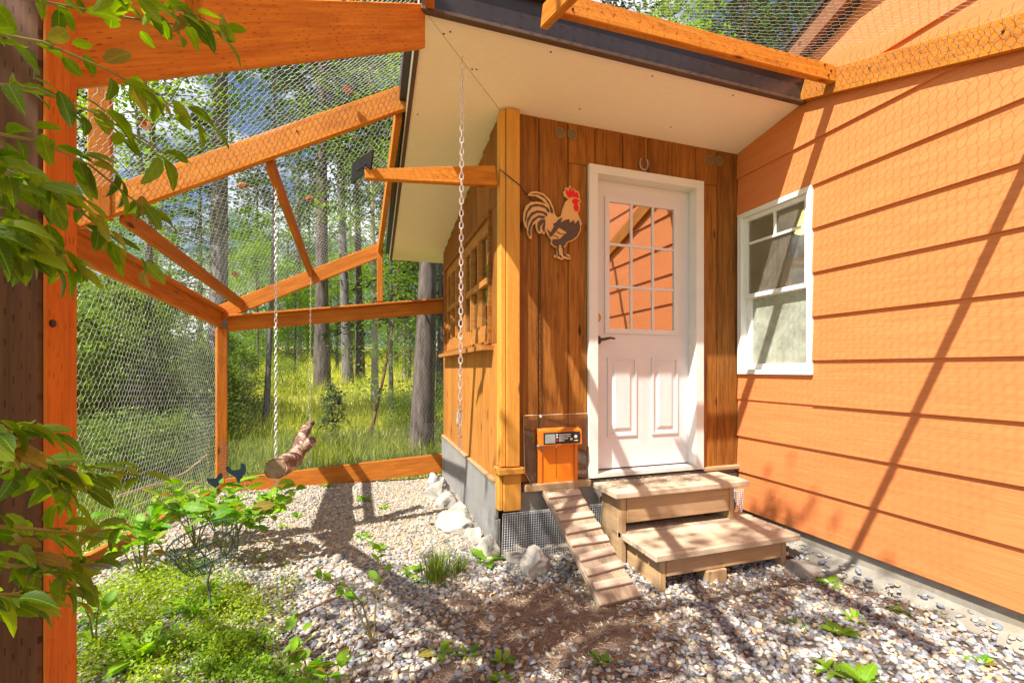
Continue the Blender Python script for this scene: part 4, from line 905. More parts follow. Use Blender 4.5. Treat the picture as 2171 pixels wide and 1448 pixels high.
for k, (x, y, sx, sy, sz, m_, lab) in enumerate([
    (.66, 4.70, .09, .09, .085, M_ROCK2, 'small blue-grey boulder at the far end of the coop skirt'),
    (.66, 4.45, .11, .09, .055, M_ROCK2, 'flat grey stone behind the big tan boulder'),
    (.62, 4.16, .16, .13, .13, M_ROCK, 'rounded tan boulder near the far end of the coop skirt'),
    (.66, 3.86, .12, .11, .10, M_ROCK, 'white round boulder next nearer than the tan one'),
    (.70, 3.60, .09, .09, .08, M_ROCK, 'small pale stone squeezed between two white boulders'),
    (.62, 3.30, .20, .18, .12, M_ROCK, 'largest white boulder, broad and low beside the coop skirt'),
    (.70, 3.03, .10, .09, .08, M_ROCK, 'blunt cream boulder in front of the largest white one'),
    (.735, 2.78, .08, .11, .11, M_ROCK, 'pale boulder tucked under the coop corner post'),
    (.96, 2.47, .135, .10, .125, M_ROCK, 'pointed grey white boulder left of the chicken ramp'),
    (.88, 2.62, .12, .06, .055, M_BLOCK, 'flat block lying under the square wire at the coop corner'),
    (1.42, 2.58, .07, .06, .05, M_ROCK, 'pale stone between the ramp and the upper step'),
    (1.44, 2.40, .09, .08, .06, M_ROCK2, 'grey stone beside the ramp below the upper step'),
    (1.10, 2.92, .16, .05, .05, M_BLOCK, 'slanted stone in the dark crawlspace behind the wire'),
    (.62, 2.40, .03, .03, .025, M_ROCK, 'little round white pebble by the dandelion leaves'),
    (2.52, 2.02, .13, .12, .05, M_CONC, 'broken concrete lump between lower step and house')]):
    z = g(x, y) + sz * .45; o = link('boulder', rock_mesh(k + 3, sx, sy, sz), m_, None, Matrix.Translation((x, y, z)) @ Matrix.Rotation(k * 1.3, 4, 'Z') @ Matrix.Rotation(.15 * (k % 3 - 1), 4, 'X')); tag(o, lab, 'rock', 'boulders along the coop' if k < 8 else None)

# ------------------------------------------------------------------ SMALL THINGS IN THE RUN
def hens(pts, y): return [PY(420 + a / 6.583, 860 + b / 6.583, y) for a, b in pts]
t = thing('hen_silhouette', tuple(PY(455, 1036, 4.72)), 'dark blue metal hen cut-out, the lower one left of the corner post', 'garden ornament', 'metal chicken cut-outs')
mb = MB(); mb.prism(hens([(120,1010),(160,1020),(250,1010),(290,950),(320,935),(345,970),(330,1010),(330,1060),(290,1110),(280,1160),(330,1165),(330,1182),(200,1182),(250,1150),(180,1110),(140,1070),(115,1030)], 4.70), (0, .006, 0)); mb.build('cutout', M_HEN, t)
t = thing('hen_silhouette', tuple(PY(500, 1034, 4.74)), 'dark blue metal rooster cut-out standing upright right of the corner post', 'garden ornament', 'metal chicken cut-outs')
mb = MB(); mb.prism(hens([(380,870),(405,840),(430,850),(470,900),(540,895),(590,880),(595,810),(620,800),(635,812),(650,820),(670,860),(665,920),(650,960),(625,980),(615,1030),(590,1080),(590,1130),(650,1140),(650,1155),(500,1160),(560,1130),(545,1060),(520,1000),(460,960),(400,910)], 4.74), (0, .006, 0)); mb.build('cutout', M_HEN, t)
# wire basket on a stake
bs = thing('wire_basket', (-.69, 2.36, -1.10), 'green wire basket tilted on a thin garden stake', 'basket')
bc = W(430, 1136, 2.07); tilt = Matrix.Rotation(-.25, 4, 'Y') @ Matrix.Rotation(.12, 4, 'X')
def bp_(r, a, z): return bc + tilt @ Vector((r * math.cos(a), r * math.sin(a), z))
mb = MB(); mb.tube([bp_(.14, 2 * math.pi * k / 24, 0) for k in range(24)], .0040, 5, closed=True); mb.build('rim', M_GREENWIRE, bs, True)
mb = MB()
for z, r_ in ((-.045, .133), (-.09, .122), (-.135, .105)): mb.tube([bp_(r_, 2 * math.pi * k / 24, z) for k in range(24)], .0022, 4, closed=True)
for k in range(26):
    a = 2 * math.pi * k / 26; b = a + .12 * (-1) ** k; mb.tube([bp_(.14, a, 0), bp_(.133, b, -.045), bp_(.122, a, -.09), bp_(.105, a, -.135), bp_(.02, a, -.14)], .0019, 4)
mb.build('wire_cage', M_GREENWIRE, bs, True)
mb = MB(); mb.tube([bp_(0, 0, -.14), W(440, 1230, 2.06), PZ(450, 1302, -1.10)], .005, 6); mb.build('stake', M_GREENWIRE, bs, True)
# twigs
def twig(name, paths, mat, label, r=.005):
    mb = MB()
    for p in paths: mb.tube(p, [r * (1 - .6 * k / (len(p) - 1)) for k in range(len(p))], 6)
    o = mb.build(name, mat, None, True); return tag(o, label, 'branch')
twig('bare_branch', [[W(250, 1052, 2.9), W(300, 1035, 3.1), W(350, 1022, 3.4), W(395, 1000, 3.6), W(425, 975, 3.7), W(440, 962, 3.75)], [W(350, 1022, 3.4), W(390, 1022, 3.5), W(430, 1023, 3.6)]], M_TWIG, 'pale forked bare branch leaning against the left netting', .008)
twig('bare_branch', [[W(352, 1178, 2.5), W(335, 1150, 2.5), W(318, 1110, 2.5), W(308, 1080, 2.52), W(304, 1065, 2.52)], [W(308, 1085, 2.52), W(296, 1075, 2.5), W(292, 1055, 2.5)]], M_TWIG, 'thin upright dead twig among the bright leafy plant', .004)
twig('fallen_stick', [[W(548, 1362, 1.93), W(590, 1330, 2.0), W(640, 1300, 2.07), W(690, 1275, 2.14), W(725, 1262, 2.2)]], M_TWIGD, 'brown stick lying on the gravel in front', .007)
twig('grass_stalk', [[PY(1060, 1330, 1.9), PY(1064, 1200, 2.0), PY(1058, 1150, 2.0)]], M_TWIG, 'thin dry stalk standing by the pointed boulder', .0015) if False else None
# pine cones caught on the netting
def cone_mesh():
    mb = MB(); rg = random.Random(5)
    for k in range(42):
        a = k * 2.4; z = -.03 + .06 * k / 41; r_ = .024 * math.sin(math.pi * (k + 3) / 47); c = Vector((r_ * .4 * math.cos(a), r_ * .4 * math.sin(a), z)); e = Vector((r_ * math.cos(a), r_ * math.sin(a), z + .008))
        s_ = Vector((-math.sin(a), math.cos(a), 0)) * .008; mb.add([c - s_ * .5, c + s_ * .5, e + s_, e + Vector((0, 0, .004)), e - s_], [(0, 1, 2, 3, 4)])
    return mb.mesh('cone')
cm = cone_mesh()
def roof_pt(x, y): # where a ray meets the plane of the roof netting over rafters B and C
    n = (B0 - B1).cross(C1 - B1); d = ray(x, y); return d * ((B1 + up_b).dot(n) / d.dot(n))
for (x, y, lab) in ((740, 201, 'rusty pine cone on the netting near the dark eave'), (511, 402, 'rusty pine cone on the netting above the lower purlin end'), (655, 428, 'small pine cone on the netting between the two purlins'), (308, 278, 'dead curled leaf and cone on the netting beside the vine'), (497, 588, 'pine cone on the netting just above the far corner post')):
    o = link('pine_cone', cm, M_CONE, None, Matrix.Translation(roof_pt(x, y) + Vector((0, 0, .025))) @ Euler((1.3, .3, x)).to_matrix().to_4x4()); tag(o, lab, 'pine cone', 'pine cones caught on the roof netting')

# ------------------------------------------------------------------ PLANTS
def leaf_mesh(L_, w, fold=.12, curl=.25, n=6, serr=0., name='leaf'):
    V = []; F = []
    for i in range(n + 1):
        t = i / n; x = L_ * t; ww = w / 2 * (math.sin(math.pi * min(1, t * .93 + .04)) ** .8) * (1 if i not in (0, n) else .05); ww *= 1 + serr * (i % 2)
        z = -curl * L_ * t * t; V += [(x, -ww, z + fold * ww), (x, 0, z), (x, ww, z + fold * ww)]
    for i in range(n): a = 3 * i; F += [(a, a + 3, a + 4, a + 1), (a + 1, a + 4, a + 5, a + 2)]
    return mesh_np(name, V, F, True)
LEAFS = [leaf_mesh(1, .52, .25, .18), leaf_mesh(1, .44, .3, .32), leaf_mesh(1, .60, .15, .10), leaf_mesh(1, .5, .45, .45)]
LONGS = [leaf_mesh(1, .26, .2, .5), leaf_mesh(1, .22, .3, .7), leaf_mesh(1, .32, .2, .35)]
LOBES = [leaf_mesh(1, .46, .2, .35, 9, .35), leaf_mesh(1, .40, .25, .5, 9, .35)]
def orient(d, roll, s):
    d = Vector(d).normalized(); z = Vector((0, 0, 1)) if abs(d.z) < .95 else Vector((1, 0, 0)); z = (z - d * z.dot(d)).normalized(); y = z.cross(d)
    m = Matrix(((d.x, y.x, z.x, 0), (d.y, y.y, z.y, 0), (d.z, y.z, z.z, 0), (0, 0, 0, 1)))
    return m @ Matrix.Rotation(roll, 4, 'X') @ Matrix.Scale(s, 4)
def put_leaf(parent, p, d, roll, s, set_, mat, rg):
    link('leaf', rg.choice(set_), mat, parent, Matrix.Translation(Vector(p)) @ orient(d, roll, s))
def matd(meshes, mat):
    out = []
    for m_ in meshes: c = m_.copy(); c.materials.append(mat); out.append(c)
    return out
SH_L = matd([leaf_mesh(1, .44, .25, .30, 8, .10), leaf_mesh(1, .38, .4, .5, 8, .10), leaf_mesh(1, .48, .15, .15, 8, .10), leaf_mesh(1, .42, .6, .6, 8, .1)], M_LEAF); WD_L = matd(LEAFS, M_WEED); WD_LONG = matd(LONGS, M_WEED); WD_LOBE = matd(LOBES, M_WEED)
def spray(parent, path, n, size, rg, set_=SH_L, mat=M_LEAF, spread=.8, droop=-.5):
    path = [Vector(p) for p in path]; seg = [(path[i + 1] - path[i]).length for i in range(len(path) - 1)]; tot = sum(seg)
    for k in range(n):
        s = tot * (k + rg.random()) / n; i = 0
        while i < len(seg) - 1 and s > seg[i]: s -= seg[i]; i += 1
        p = path[i] + (path[i + 1] - path[i]) * (s / seg[i]); ax = (path[i + 1] - path[i]).normalized(); sd = ax.cross(Vector((0, 0, 1))).normalized() * (1 if k % 2 else -1)
        d = ax * rg.uniform(.1, .9) + sd * rg.uniform(.3, 1) * spread + Vector((0, 0, rg.uniform(droop, .35)))
        off = Vector((rg.uniform(-1, 1), rg.uniform(-1, 1), rg.uniform(-1, 1))) * size * .35
        put_leaf(parent, p + off, d, rg.uniform(-.9, .9), size * rg.uniform(.65, 1.15), set_, mat, rg)
def bulk_leaves(n, pick, size, rg, mat, name, parent=None, asp=.5, flat=.3):
    """n leaf-sized faces as one mesh; pick() gives (x, y, z, tint)"""
    V = np.zeros((n, 4, 3)); T = np.zeros((n, 4))
    for i in range(n):
        x, y, z, t = pick(); s = size * rg.uniform(.6, 1.3); a = rg.uniform(0, 6.28); e = rg.gauss(0, flat); b = rg.gauss(0, flat + .2)
        d = np.array([math.cos(a) * math.cos(e), math.sin(a) * math.cos(e), math.sin(e)]); w = np.array([-math.sin(a), math.cos(a), b]); w /= np.linalg.norm(w); w *= s * asp / 2
        c = np.array([x, y, z]); V[i] = [c, c + d * s * .5 - w, c + d * s, c + d * s * .5 + w]; T[i] = t
    me = mesh_np(name, V.reshape(-1, 3), np.arange(n * 4).reshape(-1, 4), True, T.ravel()); return link(name, me, mat, parent)
# the shrub by the near post: sprays that reach into the picture
rg = random.Random(21)
shrub = thing('leafy_shrub', (-1.0, .55, -1.15), 'leafy shrub overhanging the near timber post at upper left', 'shrub')
UP = [[(-80,-30,.60),(120,10,.66),(280,40,.74),(430,60,.80),(470,75,.82)], [(-80,60,.56),(90,90,.60),(230,150,.66),(340,210,.74),(430,270,.80)], [(-80,170,.55),(80,190,.58),(200,240,.62),(310,300,.70),(370,340,.74)],
      [(-80,270,.54),(80,300,.58),(190,350,.64),(290,430,.70),(340,470,.74)], [(-80,360,.54),(60,390,.58),(160,440,.62),(260,520,.70),(290,570,.72)], [(-80,440,.54),(40,470,.57),(110,520,.60),(140,580,.62)], [(180,-60,.62),(300,0,.70),(400,25,.76),(470,60,.80)], [(-80,330,.50),(20,350,.52),(120,400,.55)], [(-60,480,.5),(30,500,.53),(90,560,.56)]]
cnt = 0
for path in UP:
    pts = [W(*p) for p in path]; mb = MB(); mb.tube(pts, [.0026 * (1 - .7 * k / (len(pts) - 1)) for k in range(len(pts))], 5); mb.build('branch', M_STEM, shrub, True)
    spray(shrub, pts, 26, .042, rg, droop=-.7)
LO = [[(-80,960,.50),(30,975,.54),(110,985,.60),(200,990,.68),(300,1010,.80)], [(60,985,.57),(110,1010,.6),(150,1060,.63)], [(-60,900,.48),(20,920,.5),(70,930,.53)]]
shrub2 = thing('leafy_shrub', (-.75, .50, -1.10), 'bright green leafy sprays crossing the near post at lower left', 'shrub')
for path in LO:
    pts = [W(*p) for p in path]; mb = MB(); mb.tube(pts, [.003 * (1 - .6 * k / (len(pts) - 1)) for k in range(len(pts))], 5); mb.build('branch', M_STEM, shrub2, True); spray(shrub2, pts, 22, .044, rg, spread=1.1)
for path in [[(-80,1110,.52),(60,1120,.56),(160,1130,.62),(260,1120,.72)], [(-80,1190,.50),(40,1200,.54),(140,1195,.6),(230,1200,.68)], [(-80,1260,.48),(30,1260,.52),(100,1270,.56)], [(30,1130,.55),(90,1200,.56),(180,1260,.62)]]:
    pts = [W(*p) for p in path]; mb = MB(); mb.tube(pts, [.003 * (1 - .6 * k / (len(pts) - 1)) for k in range(len(pts))], 5); mb.build('branch', M_STEM, shrub2, True); spray(shrub2, pts, 24, .040, rg, spread=1.0)
def pick_sh():
    while True:
        a, b, c = rg.uniform(-1, 1), rg.uniform(-1, 1), rg.uniform(-1, 1)
        if a * a + b * b + c * c < 1: break
    return (-1.25 + .36 * a, .80 + .30 * b, .05 + 1.1 * c, rg.random())
o = bulk_leaves(4500, pick_sh, .055, rg, M_BUSH, 'foliage', shrub); o['kind'] = 'stuff'
mb = MB()
for k in range(6): mb.tube([(-1.25 + R.uniform(-.1, .1), .8 + R.uniform(-.1, .1), -1.2), (-1.25 + R.uniform(-.2, .2), .8 + R.uniform(-.2, .2), -.2), (-1.25 + R.uniform(-.25, .25), .8 + R.uniform(-.3, .3), 1.0)], [.014, .010, .004], 6)
mb.build('stem', M_TWIGD, shrub, True)
# generic small plants
def rosette(name, x, y, n, size, set_, label, rise=.5, group=None, seed=0, cat='plant', zoff=.0):
    r_ = random.Random(seed + int(x * 1000) + int(y * 1000)); z = g(x, y) + zoff; t = thing(name, (x, y, z), label, cat, group)
    for k in range(n):
        a = 2.4 * k + r_.uniform(-.3, .3); d = Vector((math.cos(a), math.sin(a), rise * r_.uniform(.5, 1.6))); put_leaf(t, (x + .01 * math.cos(a), y + .01 * math.sin(a), z + .004), d, r_.uniform(-.3, .3), size * r_.uniform(.7, 1.2), set_, None, r_)
    return t
def stemmed(name, x, y, stems, h, nleaf, size, set_, label, seed=0, lean=(0, 0), wide=.25):
    r_ = random.Random(seed); z = g(x, y); t = thing(name, (x, y, z), label, 'plant')
    for s in range(stems):
        a = r_.uniform(0, 6.28); q = wide * r_.uniform(.3, 1); hh = h * r_.uniform(.7, 1.1)
        pts = [Vector((x, y, z)), Vector((x + math.cos(a) * q * .4 + lean[0] * .4, y + math.sin(a) * q * .4 + lean[1] * .4, z + hh * .6)), Vector((x + math.cos(a) * q + lean[0], y + math.sin(a) * q + lean[1], z + hh))]
        mb = MB(); mb.tube(pts, [.004, .003, .0015], 5); mb.build('stem', M_STEM, t, True); spray(t, pts[1:] if stems > 2 else pts, nleaf, size, r_, set_, None, 1.1, -.3)
    return t
stemmed('peony_plant', -.80, 2.98, 13, .40, 11, .105, WD_LOBE, 'large bright green lobed-leaf plant behind the wire basket', 31, (.1, 0), .34)
stemmed('peony_plant', -1.12, 2.78, 9, .34, 9, .085, WD_L, 'bright leafy seedling clump against the left kickboard', 32, (-.05, 0), .22)
stemmed('peony_plant', -1.02, 3.22, 9, .36, 9, .095, WD_LOBE, 'leafy plant behind the dead twig at the left kickboard', 37, (0, 0), .26)
rosette('rosette_weed', -.76, 2.40, 14, .13, WD_LONG, 'sunlit rosette of long strap leaves at the basket stake', 1.0, seed=1)
rosette('mullein_plant', -.83, 2.06, 12, .15, WD_LONG, 'broad-leaved plant in shade at the lower left', 1.3, seed=2)
stemmed('leafy_seedling', -1.03, 2.18, 2, .2, 7, .075, WD_L, 'tall single-stemmed seedling beside the near post foot', 33, (0, 0), .05)
stemmed('rose_sapling', .02, 2.02, 3, .34, 7, .055, WD_L, 'young rose sapling with thin brown stems in the front gravel', 35, (-.05, .05), .22)
stemmed('rose_sapling', -.20, 1.78, 6, .16, 8, .062, WD_L, 'low dark leafy rose shoots at the bottom edge of the gravel', 36, (0, 0), .2)
def tuft(x, y, n, h, label, cols=.7, seed=0, spread=.06):
    r_ = random.Random(seed); V = []; T = []; z = g(x, y)
    for k in range(n):
        a = r_.uniform(0, 6.28); rr_ = abs(r_.gauss(0, spread)); bx_, by_ = x + rr_ * math.cos(a), y + rr_ * math.sin(a); hh = h * r_.uniform(.5, 1.15); le = hh * r_.uniform(.15, .7); a2 = a + r_.uniform(-.8, .8); w = .0022
        s_ = np.array([-math.sin(a2) * w, math.cos(a2) * w, 0]); p0 = np.array([bx_, by_, z]); p1 = p0 + np.array([math.cos(a2) * le * .35, math.sin(a2) * le * .35, hh * .65]); p2 = p0 + np.array([math.cos(a2) * le, math.sin(a2) * le, hh])
        V += [p0 - s_, p0 + s_, p1 + s_ * .8, p1 - s_ * .8, p2, p2]; T += [r_.random() * cols] * 6
    F = []
    for k in range(n): b = k * 6; F += [(b, b + 1, b + 2, b + 3), (b + 3, b + 2, b + 4, b + 5)]
    me = mesh_np('grass_tuft', np.array(V) - np.array([x, y, z]), F, False, np.array(T)); o = link('grass_tuft', me, leafy('tuft_blades', (.07, .16, .015), (.35, .38, .06), .3), None, Matrix.Translation((x, y, z))); return tag(o, label, 'grass tuft')
tuft(.36, 2.50, 260, .17, 'big shaggy grass tuft in the gravel left of the ramp', seed=3, spread=.05)
tuft(.50, 2.56, 90, .10, 'small yellow-green grass tuft right beside the big tuft', 1, seed=4, spread=.035)
rosette('dandelion', .70, 2.66, 5, .12, WD_LOBE, 'dandelion with lit lobed leaves left of the pointed boulder', .45, seed=5)
WEEDS = [(545,1072,'weed clump beside the chain foot at the back'), (548,1048,'dark weed clump just behind another near the kickboard'), (770,1062,'green weed on the pale grit near the coop boulders'), (812,1078,'weed next to a thin shadow on the pale grit'), (770,1142,'round green weed within the broad shadow band'), (800,1165,'small dark weed at the edge of the shadow band'),
 (545,1215,'weed by the basket on sunlit stones'), (600,1130,'low broad leaf weed on the sunny stones'), (690,1035,'bright weed near the back kickboard'), (630,1105,'tiny weed patch right of the basket'), (1690,1318,'small star-shaped weed in the gravel by the house'), (1780,1337,'round-leaved weed in gravel near the house ledge'), (1905,1290,'single weed against the concrete footing ledge'), (1815,1312,'two-leaf weed between other weeds on the right'), (1760,1225,'pale weed in front of the lower step corner'),
 (2080,1405,'long-leaved weed at the lower right corner'), (1772,1425,'largest bright weed at the bottom right'), (1830,1446,'weed cut by the bottom edge at right'), (1275,1390,'mossy cushion weed in the dirt at the front'), (992,1390,'small seedling in the grey stones at the front'), (932,1385,'two-leaf seedling in the grey front stones'), (1065,1400,'thin weed shoot in the front stones'), (895,1235,'leafy weed at the foot of the grass tuft'), (870,1215,'little weed behind the rose sapling'), (1062,1440,'seedling at the bottom edge below the dirt'), (1745,1420,'narrow-leaved shoot beside the largest bright weed')]
for k, (x, y, lab) in enumerate(WEEDS):
    p = PZ(x, y, -1.19); big = 1.0 if k not in (16, 17, 15) else 1.15
    rosette('weed', p.x, p.y, 6 + k % 5, (.045 + .012 * (k % 3)) * big, (WD_L, WD_LONG, WD_LOBE)[k % 3], lab, .55 + .3 * (k % 2), 'weeds growing in the gravel', k)
# groundcover
def pick_cov():
    while True:
        u = rg.random(); x = rg.uniform(-1.42, -.30); y = rg.uniform(1.75, 3.0)
        e = ((x + .95) / .55) ** 2 + ((y - 2.30) / .52) ** 2 + .25 * math.sin(9 * x + 5 * y)
        if e < 1 or (e < 1.5 and rg.random() < .25): break
    n_ = MN.noise(Vector((x * 5, y * 5, 1)))
    if n_ < -.12 and rg.random() < .8: return pick_cov()
    return (x, y, g(x, y) + .012 + abs(rg.gauss(0, .03)) * (1.2 + 1.6 * n_), clamp(.55 + .5 * n_ + rg.uniform(-.3, .3)))
o = bulk_leaves(14000, pick_cov, .016, rg, M_COVER, 'ground_cover', None, .6, .5); tag(o, 'low bright green ground cover at lower left', None, None, 'stuff')
mossp = [(x, y) for x, y in ((-.55, 1.95), (-.42, 1.92), (-.30, 1.80), (-.62, 2.12), (-.48, 2.10))]
def pick_moss():
    x, y = rg.choice(mossp); x += rg.gauss(0, .06); y += rg.gauss(0, .05); return (x, y, g(x, y) + .012 + abs(rg.gauss(0, .012)), rg.random() * .5)
o = bulk_leaves(3500, pick_moss, .016, rg, M_COVER, 'ground_cover', None, .6, .5); tag(o, 'darker mossy ground cover patches in the front gravel', None, None, 'stuff')

# ------------------------------------------------------------------ MEADOW GRASS
def grass_field(n, pick, hmin, hmax, wid, seed, name, label):
    rg_ = np.random.default_rng(seed); V = np.zeros((n, 5, 3)); T = np.zeros((n, 5))
    for i in range(n):
        x, y, t, sc = pick(rg_); z = g(x, y) - .02; h = rg_.uniform(hmin, hmax) * sc; a = rg_.uniform(0, 6.28); le = h * rg_.uniform(.1, .6); w = wid * sc * rg_.uniform(.6, 1.4); b = rg_.uniform(0, 6.28)
        s_ = np.array([math.cos(b) * w, math.sin(b) * w, 0]); p0 = np.array([x, y, z]); p1 = p0 + np.array([math.cos(a) * le * .3, math.sin(a) * le * .3, h * .6]); p2 = p0 + np.array([math.cos(a) * le, math.sin(a) * le, h])
        V[i] = [p0 - s_, p0 + s_, p1 + s_ * .7, p1 - s_ * .7, p2]; T[i] = t
    q = (np.array([[0, 1, 2, 3]])[None] + (np.arange(n) * 5)[:, None, None]).reshape(-1, 4); tr = (np.array([[3, 2, 4, 4]])[None] + (np.arange(n) * 5)[:, None, None]).reshape(-1, 4)
    F = np.concatenate([q, tr[:, :4]]) ; me = bpy.data.meshes.new(name); Vf = V.reshape(-1, 3)
    faces = [tuple(f) for f in q] + [tuple(f[:3]) for f in tr]; me.from_pydata(Vf.tolist(), [], faces)
    c = np.ones((len(Vf), 4), dtype=np.float32); c[:, :3] = np.repeat(T.ravel()[:, None], 3, 1); at = me.color_attributes.new('tint', 'FLOAT_COLOR', 'POINT'); at.data.foreach_set('color', c.ravel())
    o = link(name, me, M_GRASS); tag(o, label, None, None, 'stuff'); return o
def pick_meadow(r_):
    t = 5.3 * (34 / 5.3) ** (r_.random() ** .85); px = r_.uniform(60, 980); p = W(px, HY, t)
    if p.y < 5.15 and p.x > -1.5: p.y = 5.15 + r_.random() * .5
    n_ = MN.noise(Vector((p.x * .5, p.y * .5, 3))); return p.x, p.y, clamp(.42 + .025 * t + .5 * n_ + r_.uniform(-.2, .2)), .6 + t * .035
grass_field(36000, pick_meadow, .15, .48, .006, 41, 'meadow_grass', 'tall yellow-green meadow grass between the trees')
def pick_verge(r_):
    while True:
        px = r_.uniform(120, 940); t = r_.uniform(2.6, 7.0); p = W(px, HY, t)
        if p.x < -1.62 or p.y > 5.06: break
    return p.x, p.y, r_.uniform(0, .35), .7  # low tint paints the trees' shade into the verge blades
grass_field(12000, pick_verge, .12, .36, .006, 42, 'verge_grass', 'green shaded grass just outside the netting')

# ------------------------------------------------------------------ TREES
def cards(name, recs, mat):
    """recs: list of (centre, dir, width vector, tint) -> pointed leaf faces in one mesh"""
    n = len(recs); V = np.zeros((n, 4, 3)); T = np.zeros((n, 4))
    for i, (c, d, w, t) in enumerate(recs): c = np.array(c); d = np.array(d); w = np.array(w); V[i] = [c, c + d * .55 - w, c + d, c + d * .55 + w]; T[i] = t
    me = mesh_np(name, V.reshape(-1, 3), np.arange(n * 4).reshape(-1, 4), False, T.ravel()); me.materials.append(mat); return me
def conifer(seed, h, r0, zc, rad, nb, per, mat, bark, leaf=.20, dead=10):
    r_ = random.Random(seed); mb = MB(); pts = []; rs = []
    for k in range(9): t = k / 8; pts.append((.10 * math.sin(seed + 3 * t) * t, .10 * math.cos(seed * 2 + 2.5 * t) * t, h * t)); rs.append(r0 * (1 - .9 * t) * (1.25 if k == 0 else 1))
    mb.tube(pts, rs, 12)
    for k in range(dead):
        z = r_.uniform(zc * .35, zc * 1.3); a = r_.uniform(0, 6.28); l = r_.uniform(.5, 1.4); d = Vector((math.cos(a), math.sin(a), r_.uniform(-.3, .25)))
        mb.tube([(0, 0, z), tuple(d * l * .5 + Vector((0, 0, z))), tuple(d * l + Vector((0, 0, z + r_.uniform(-.25, .1))))], [.016, .010, .004], 4)
    recs = []
    for k in range(nb):
        z = zc + (h * .99 - zc) * (r_.random() ** .9); f = 1 - (z - zc) / (h - zc); L_ = rad * (.22 + .78 * f ** .8) * r_.uniform(.6, 1.1); a = r_.uniform(0, 6.28)
        el = r_.uniform(-.35, .1) + .35 * (1 - f); tb = r_.random(); ax = Vector((math.cos(a) * math.cos(el), math.sin(a) * math.cos(el), math.sin(el))); sd = Vector((-math.sin(a), math.cos(a), 0))
        if k % 3 == 0: mb.tube([(0, 0, z), tuple(ax * L_ * .8 + Vector((0, 0, z)))], [.018 * f + .006, .003], 3, False)
        for q in range(per):
            s = r_.uniform(.15, 1) ** .7; p = ax * (L_ * s) + Vector((0, 0, z - .12 * L_ * s * s)) + sd * r_.gauss(0, .13 * L_ * (1.1 - s * .6)) + Vector((0, 0, r_.gauss(0, .05)))
            d = (ax * r_.uniform(.2, 1) + sd * r_.uniform(-.9, .9) + Vector((0, 0, r_.uniform(-.55, .25)))).normalized() * leaf * r_.uniform(.6, 1.3); w = d.cross(Vector((r_.uniform(-1, 1), r_.uniform(-1, 1), 1))).normalized() * leaf * .17
            recs.append((p, d, w, clamp(tb * .6 + r_.random() * .4)))
    tm = mb.mesh('trunk', True); tm.materials.append(bark); return tm, cards('crown', recs, mat)
def broadleaf(seed, h, r0, zc, rad, ncl, per, mat, bark, leaf=.085, lean=0.):
    r_ = random.Random(seed); mb = MB(); pts = []; rs = []
    for k in range(8): t = k / 7; pts.append((.12 * math.sin(seed + 4 * t) * t + lean * t * h, .12 * math.cos(seed + 3 * t) * t, h * .96 * t)); rs.append(r0 * (1 - .88 * t) * (1.2 if k == 0 else 1))
    mb.tube(pts, rs, 9); recs = []
    for k in range(ncl):
        t = r_.uniform(0, 1); z = zc + (h - zc) * t; prof = math.sin(math.pi * clamp(.12 + .86 * t)) ** .6; a = r_.uniform(0, 6.28); rr_ = rad * prof * (r_.random() ** .5); cx_ = lean * z
        c = Vector((cx_ + rr_ * math.cos(a), rr_ * math.sin(a), z)); cr = r_.uniform(.25, .55) * (.5 + rad * .3); tb = r_.random()
        if k % 2 == 0: mb.tube([(cx_ * .9, 0, z - rr_ * .5), tuple(c)], [r0 * .22, .004], 4, False)
        for q in range(per):
            p = c + Vector((r_.gauss(0, cr * .5), r_.gauss(0, cr * .5), r_.gauss(0, cr * .38))); a2 = r_.uniform(0, 6.28); d = Vector((math.cos(a2), math.sin(a2), r_.uniform(-.9, .3))).normalized() * leaf * r_.uniform(.6, 1.3)
            w = d.cross(Vector((r_.uniform(-.7, .7), r_.uniform(-.7, .7), 1))).normalized() * leaf * .30; recs.append((p, d, w, clamp(tb * .5 + r_.random() * .5)))
    tm = mb.mesh('trunk', True); tm.materials.append(bark); return tm, cards('crown', recs, mat)
KIND = {
 'fir': conifer(1, 17, .15, 5.4, 2.1, 150, 46, M_NEEDLE, M_BARK, .20, 16),
 'fir_dense': conifer(2, 15, .16, 2.2, 2.6, 300, 46, M_NEEDLE, M_BARK, .19, 8),
 'pine': conifer(3, 18, .16, 6.2, 2.4, 120, 46, M_NEEDLE2, M_BARKG, .22, 18),
 'aspen': broadleaf(4, 9.5, .06, 3.4, 1.3, 60, 60, M_BROAD, M_BARKG, .09),
 'birch': broadleaf(5, 11, .08, 3.4, 1.6, 75, 70, M_BROAD, M_BARKP, .09),
 'maple': broadleaf(6, 7, .09, .9, 2.2, 130, 85, M_BROAD, M_BARKG, .10),
 'sapling': broadleaf(7, 3.6, .03, .5, .75, 42, 36, M_BUSH, M_TWIGD, .07, .18),
 'bush': broadleaf(8, 1.5, .02, .08, .9, 60, 60, M_BUSH, M_TWIGD, .065),
 'dense_bush': broadleaf(18, 2.3, .02, .15, 1.0, 120, 75, M_BUSH, M_TWIGD, .07),
 'little_fir': conifer(9, .95, .012, .05, .30, 60, 22, M_NEEDLE, M_BARK, .06, 0),
}
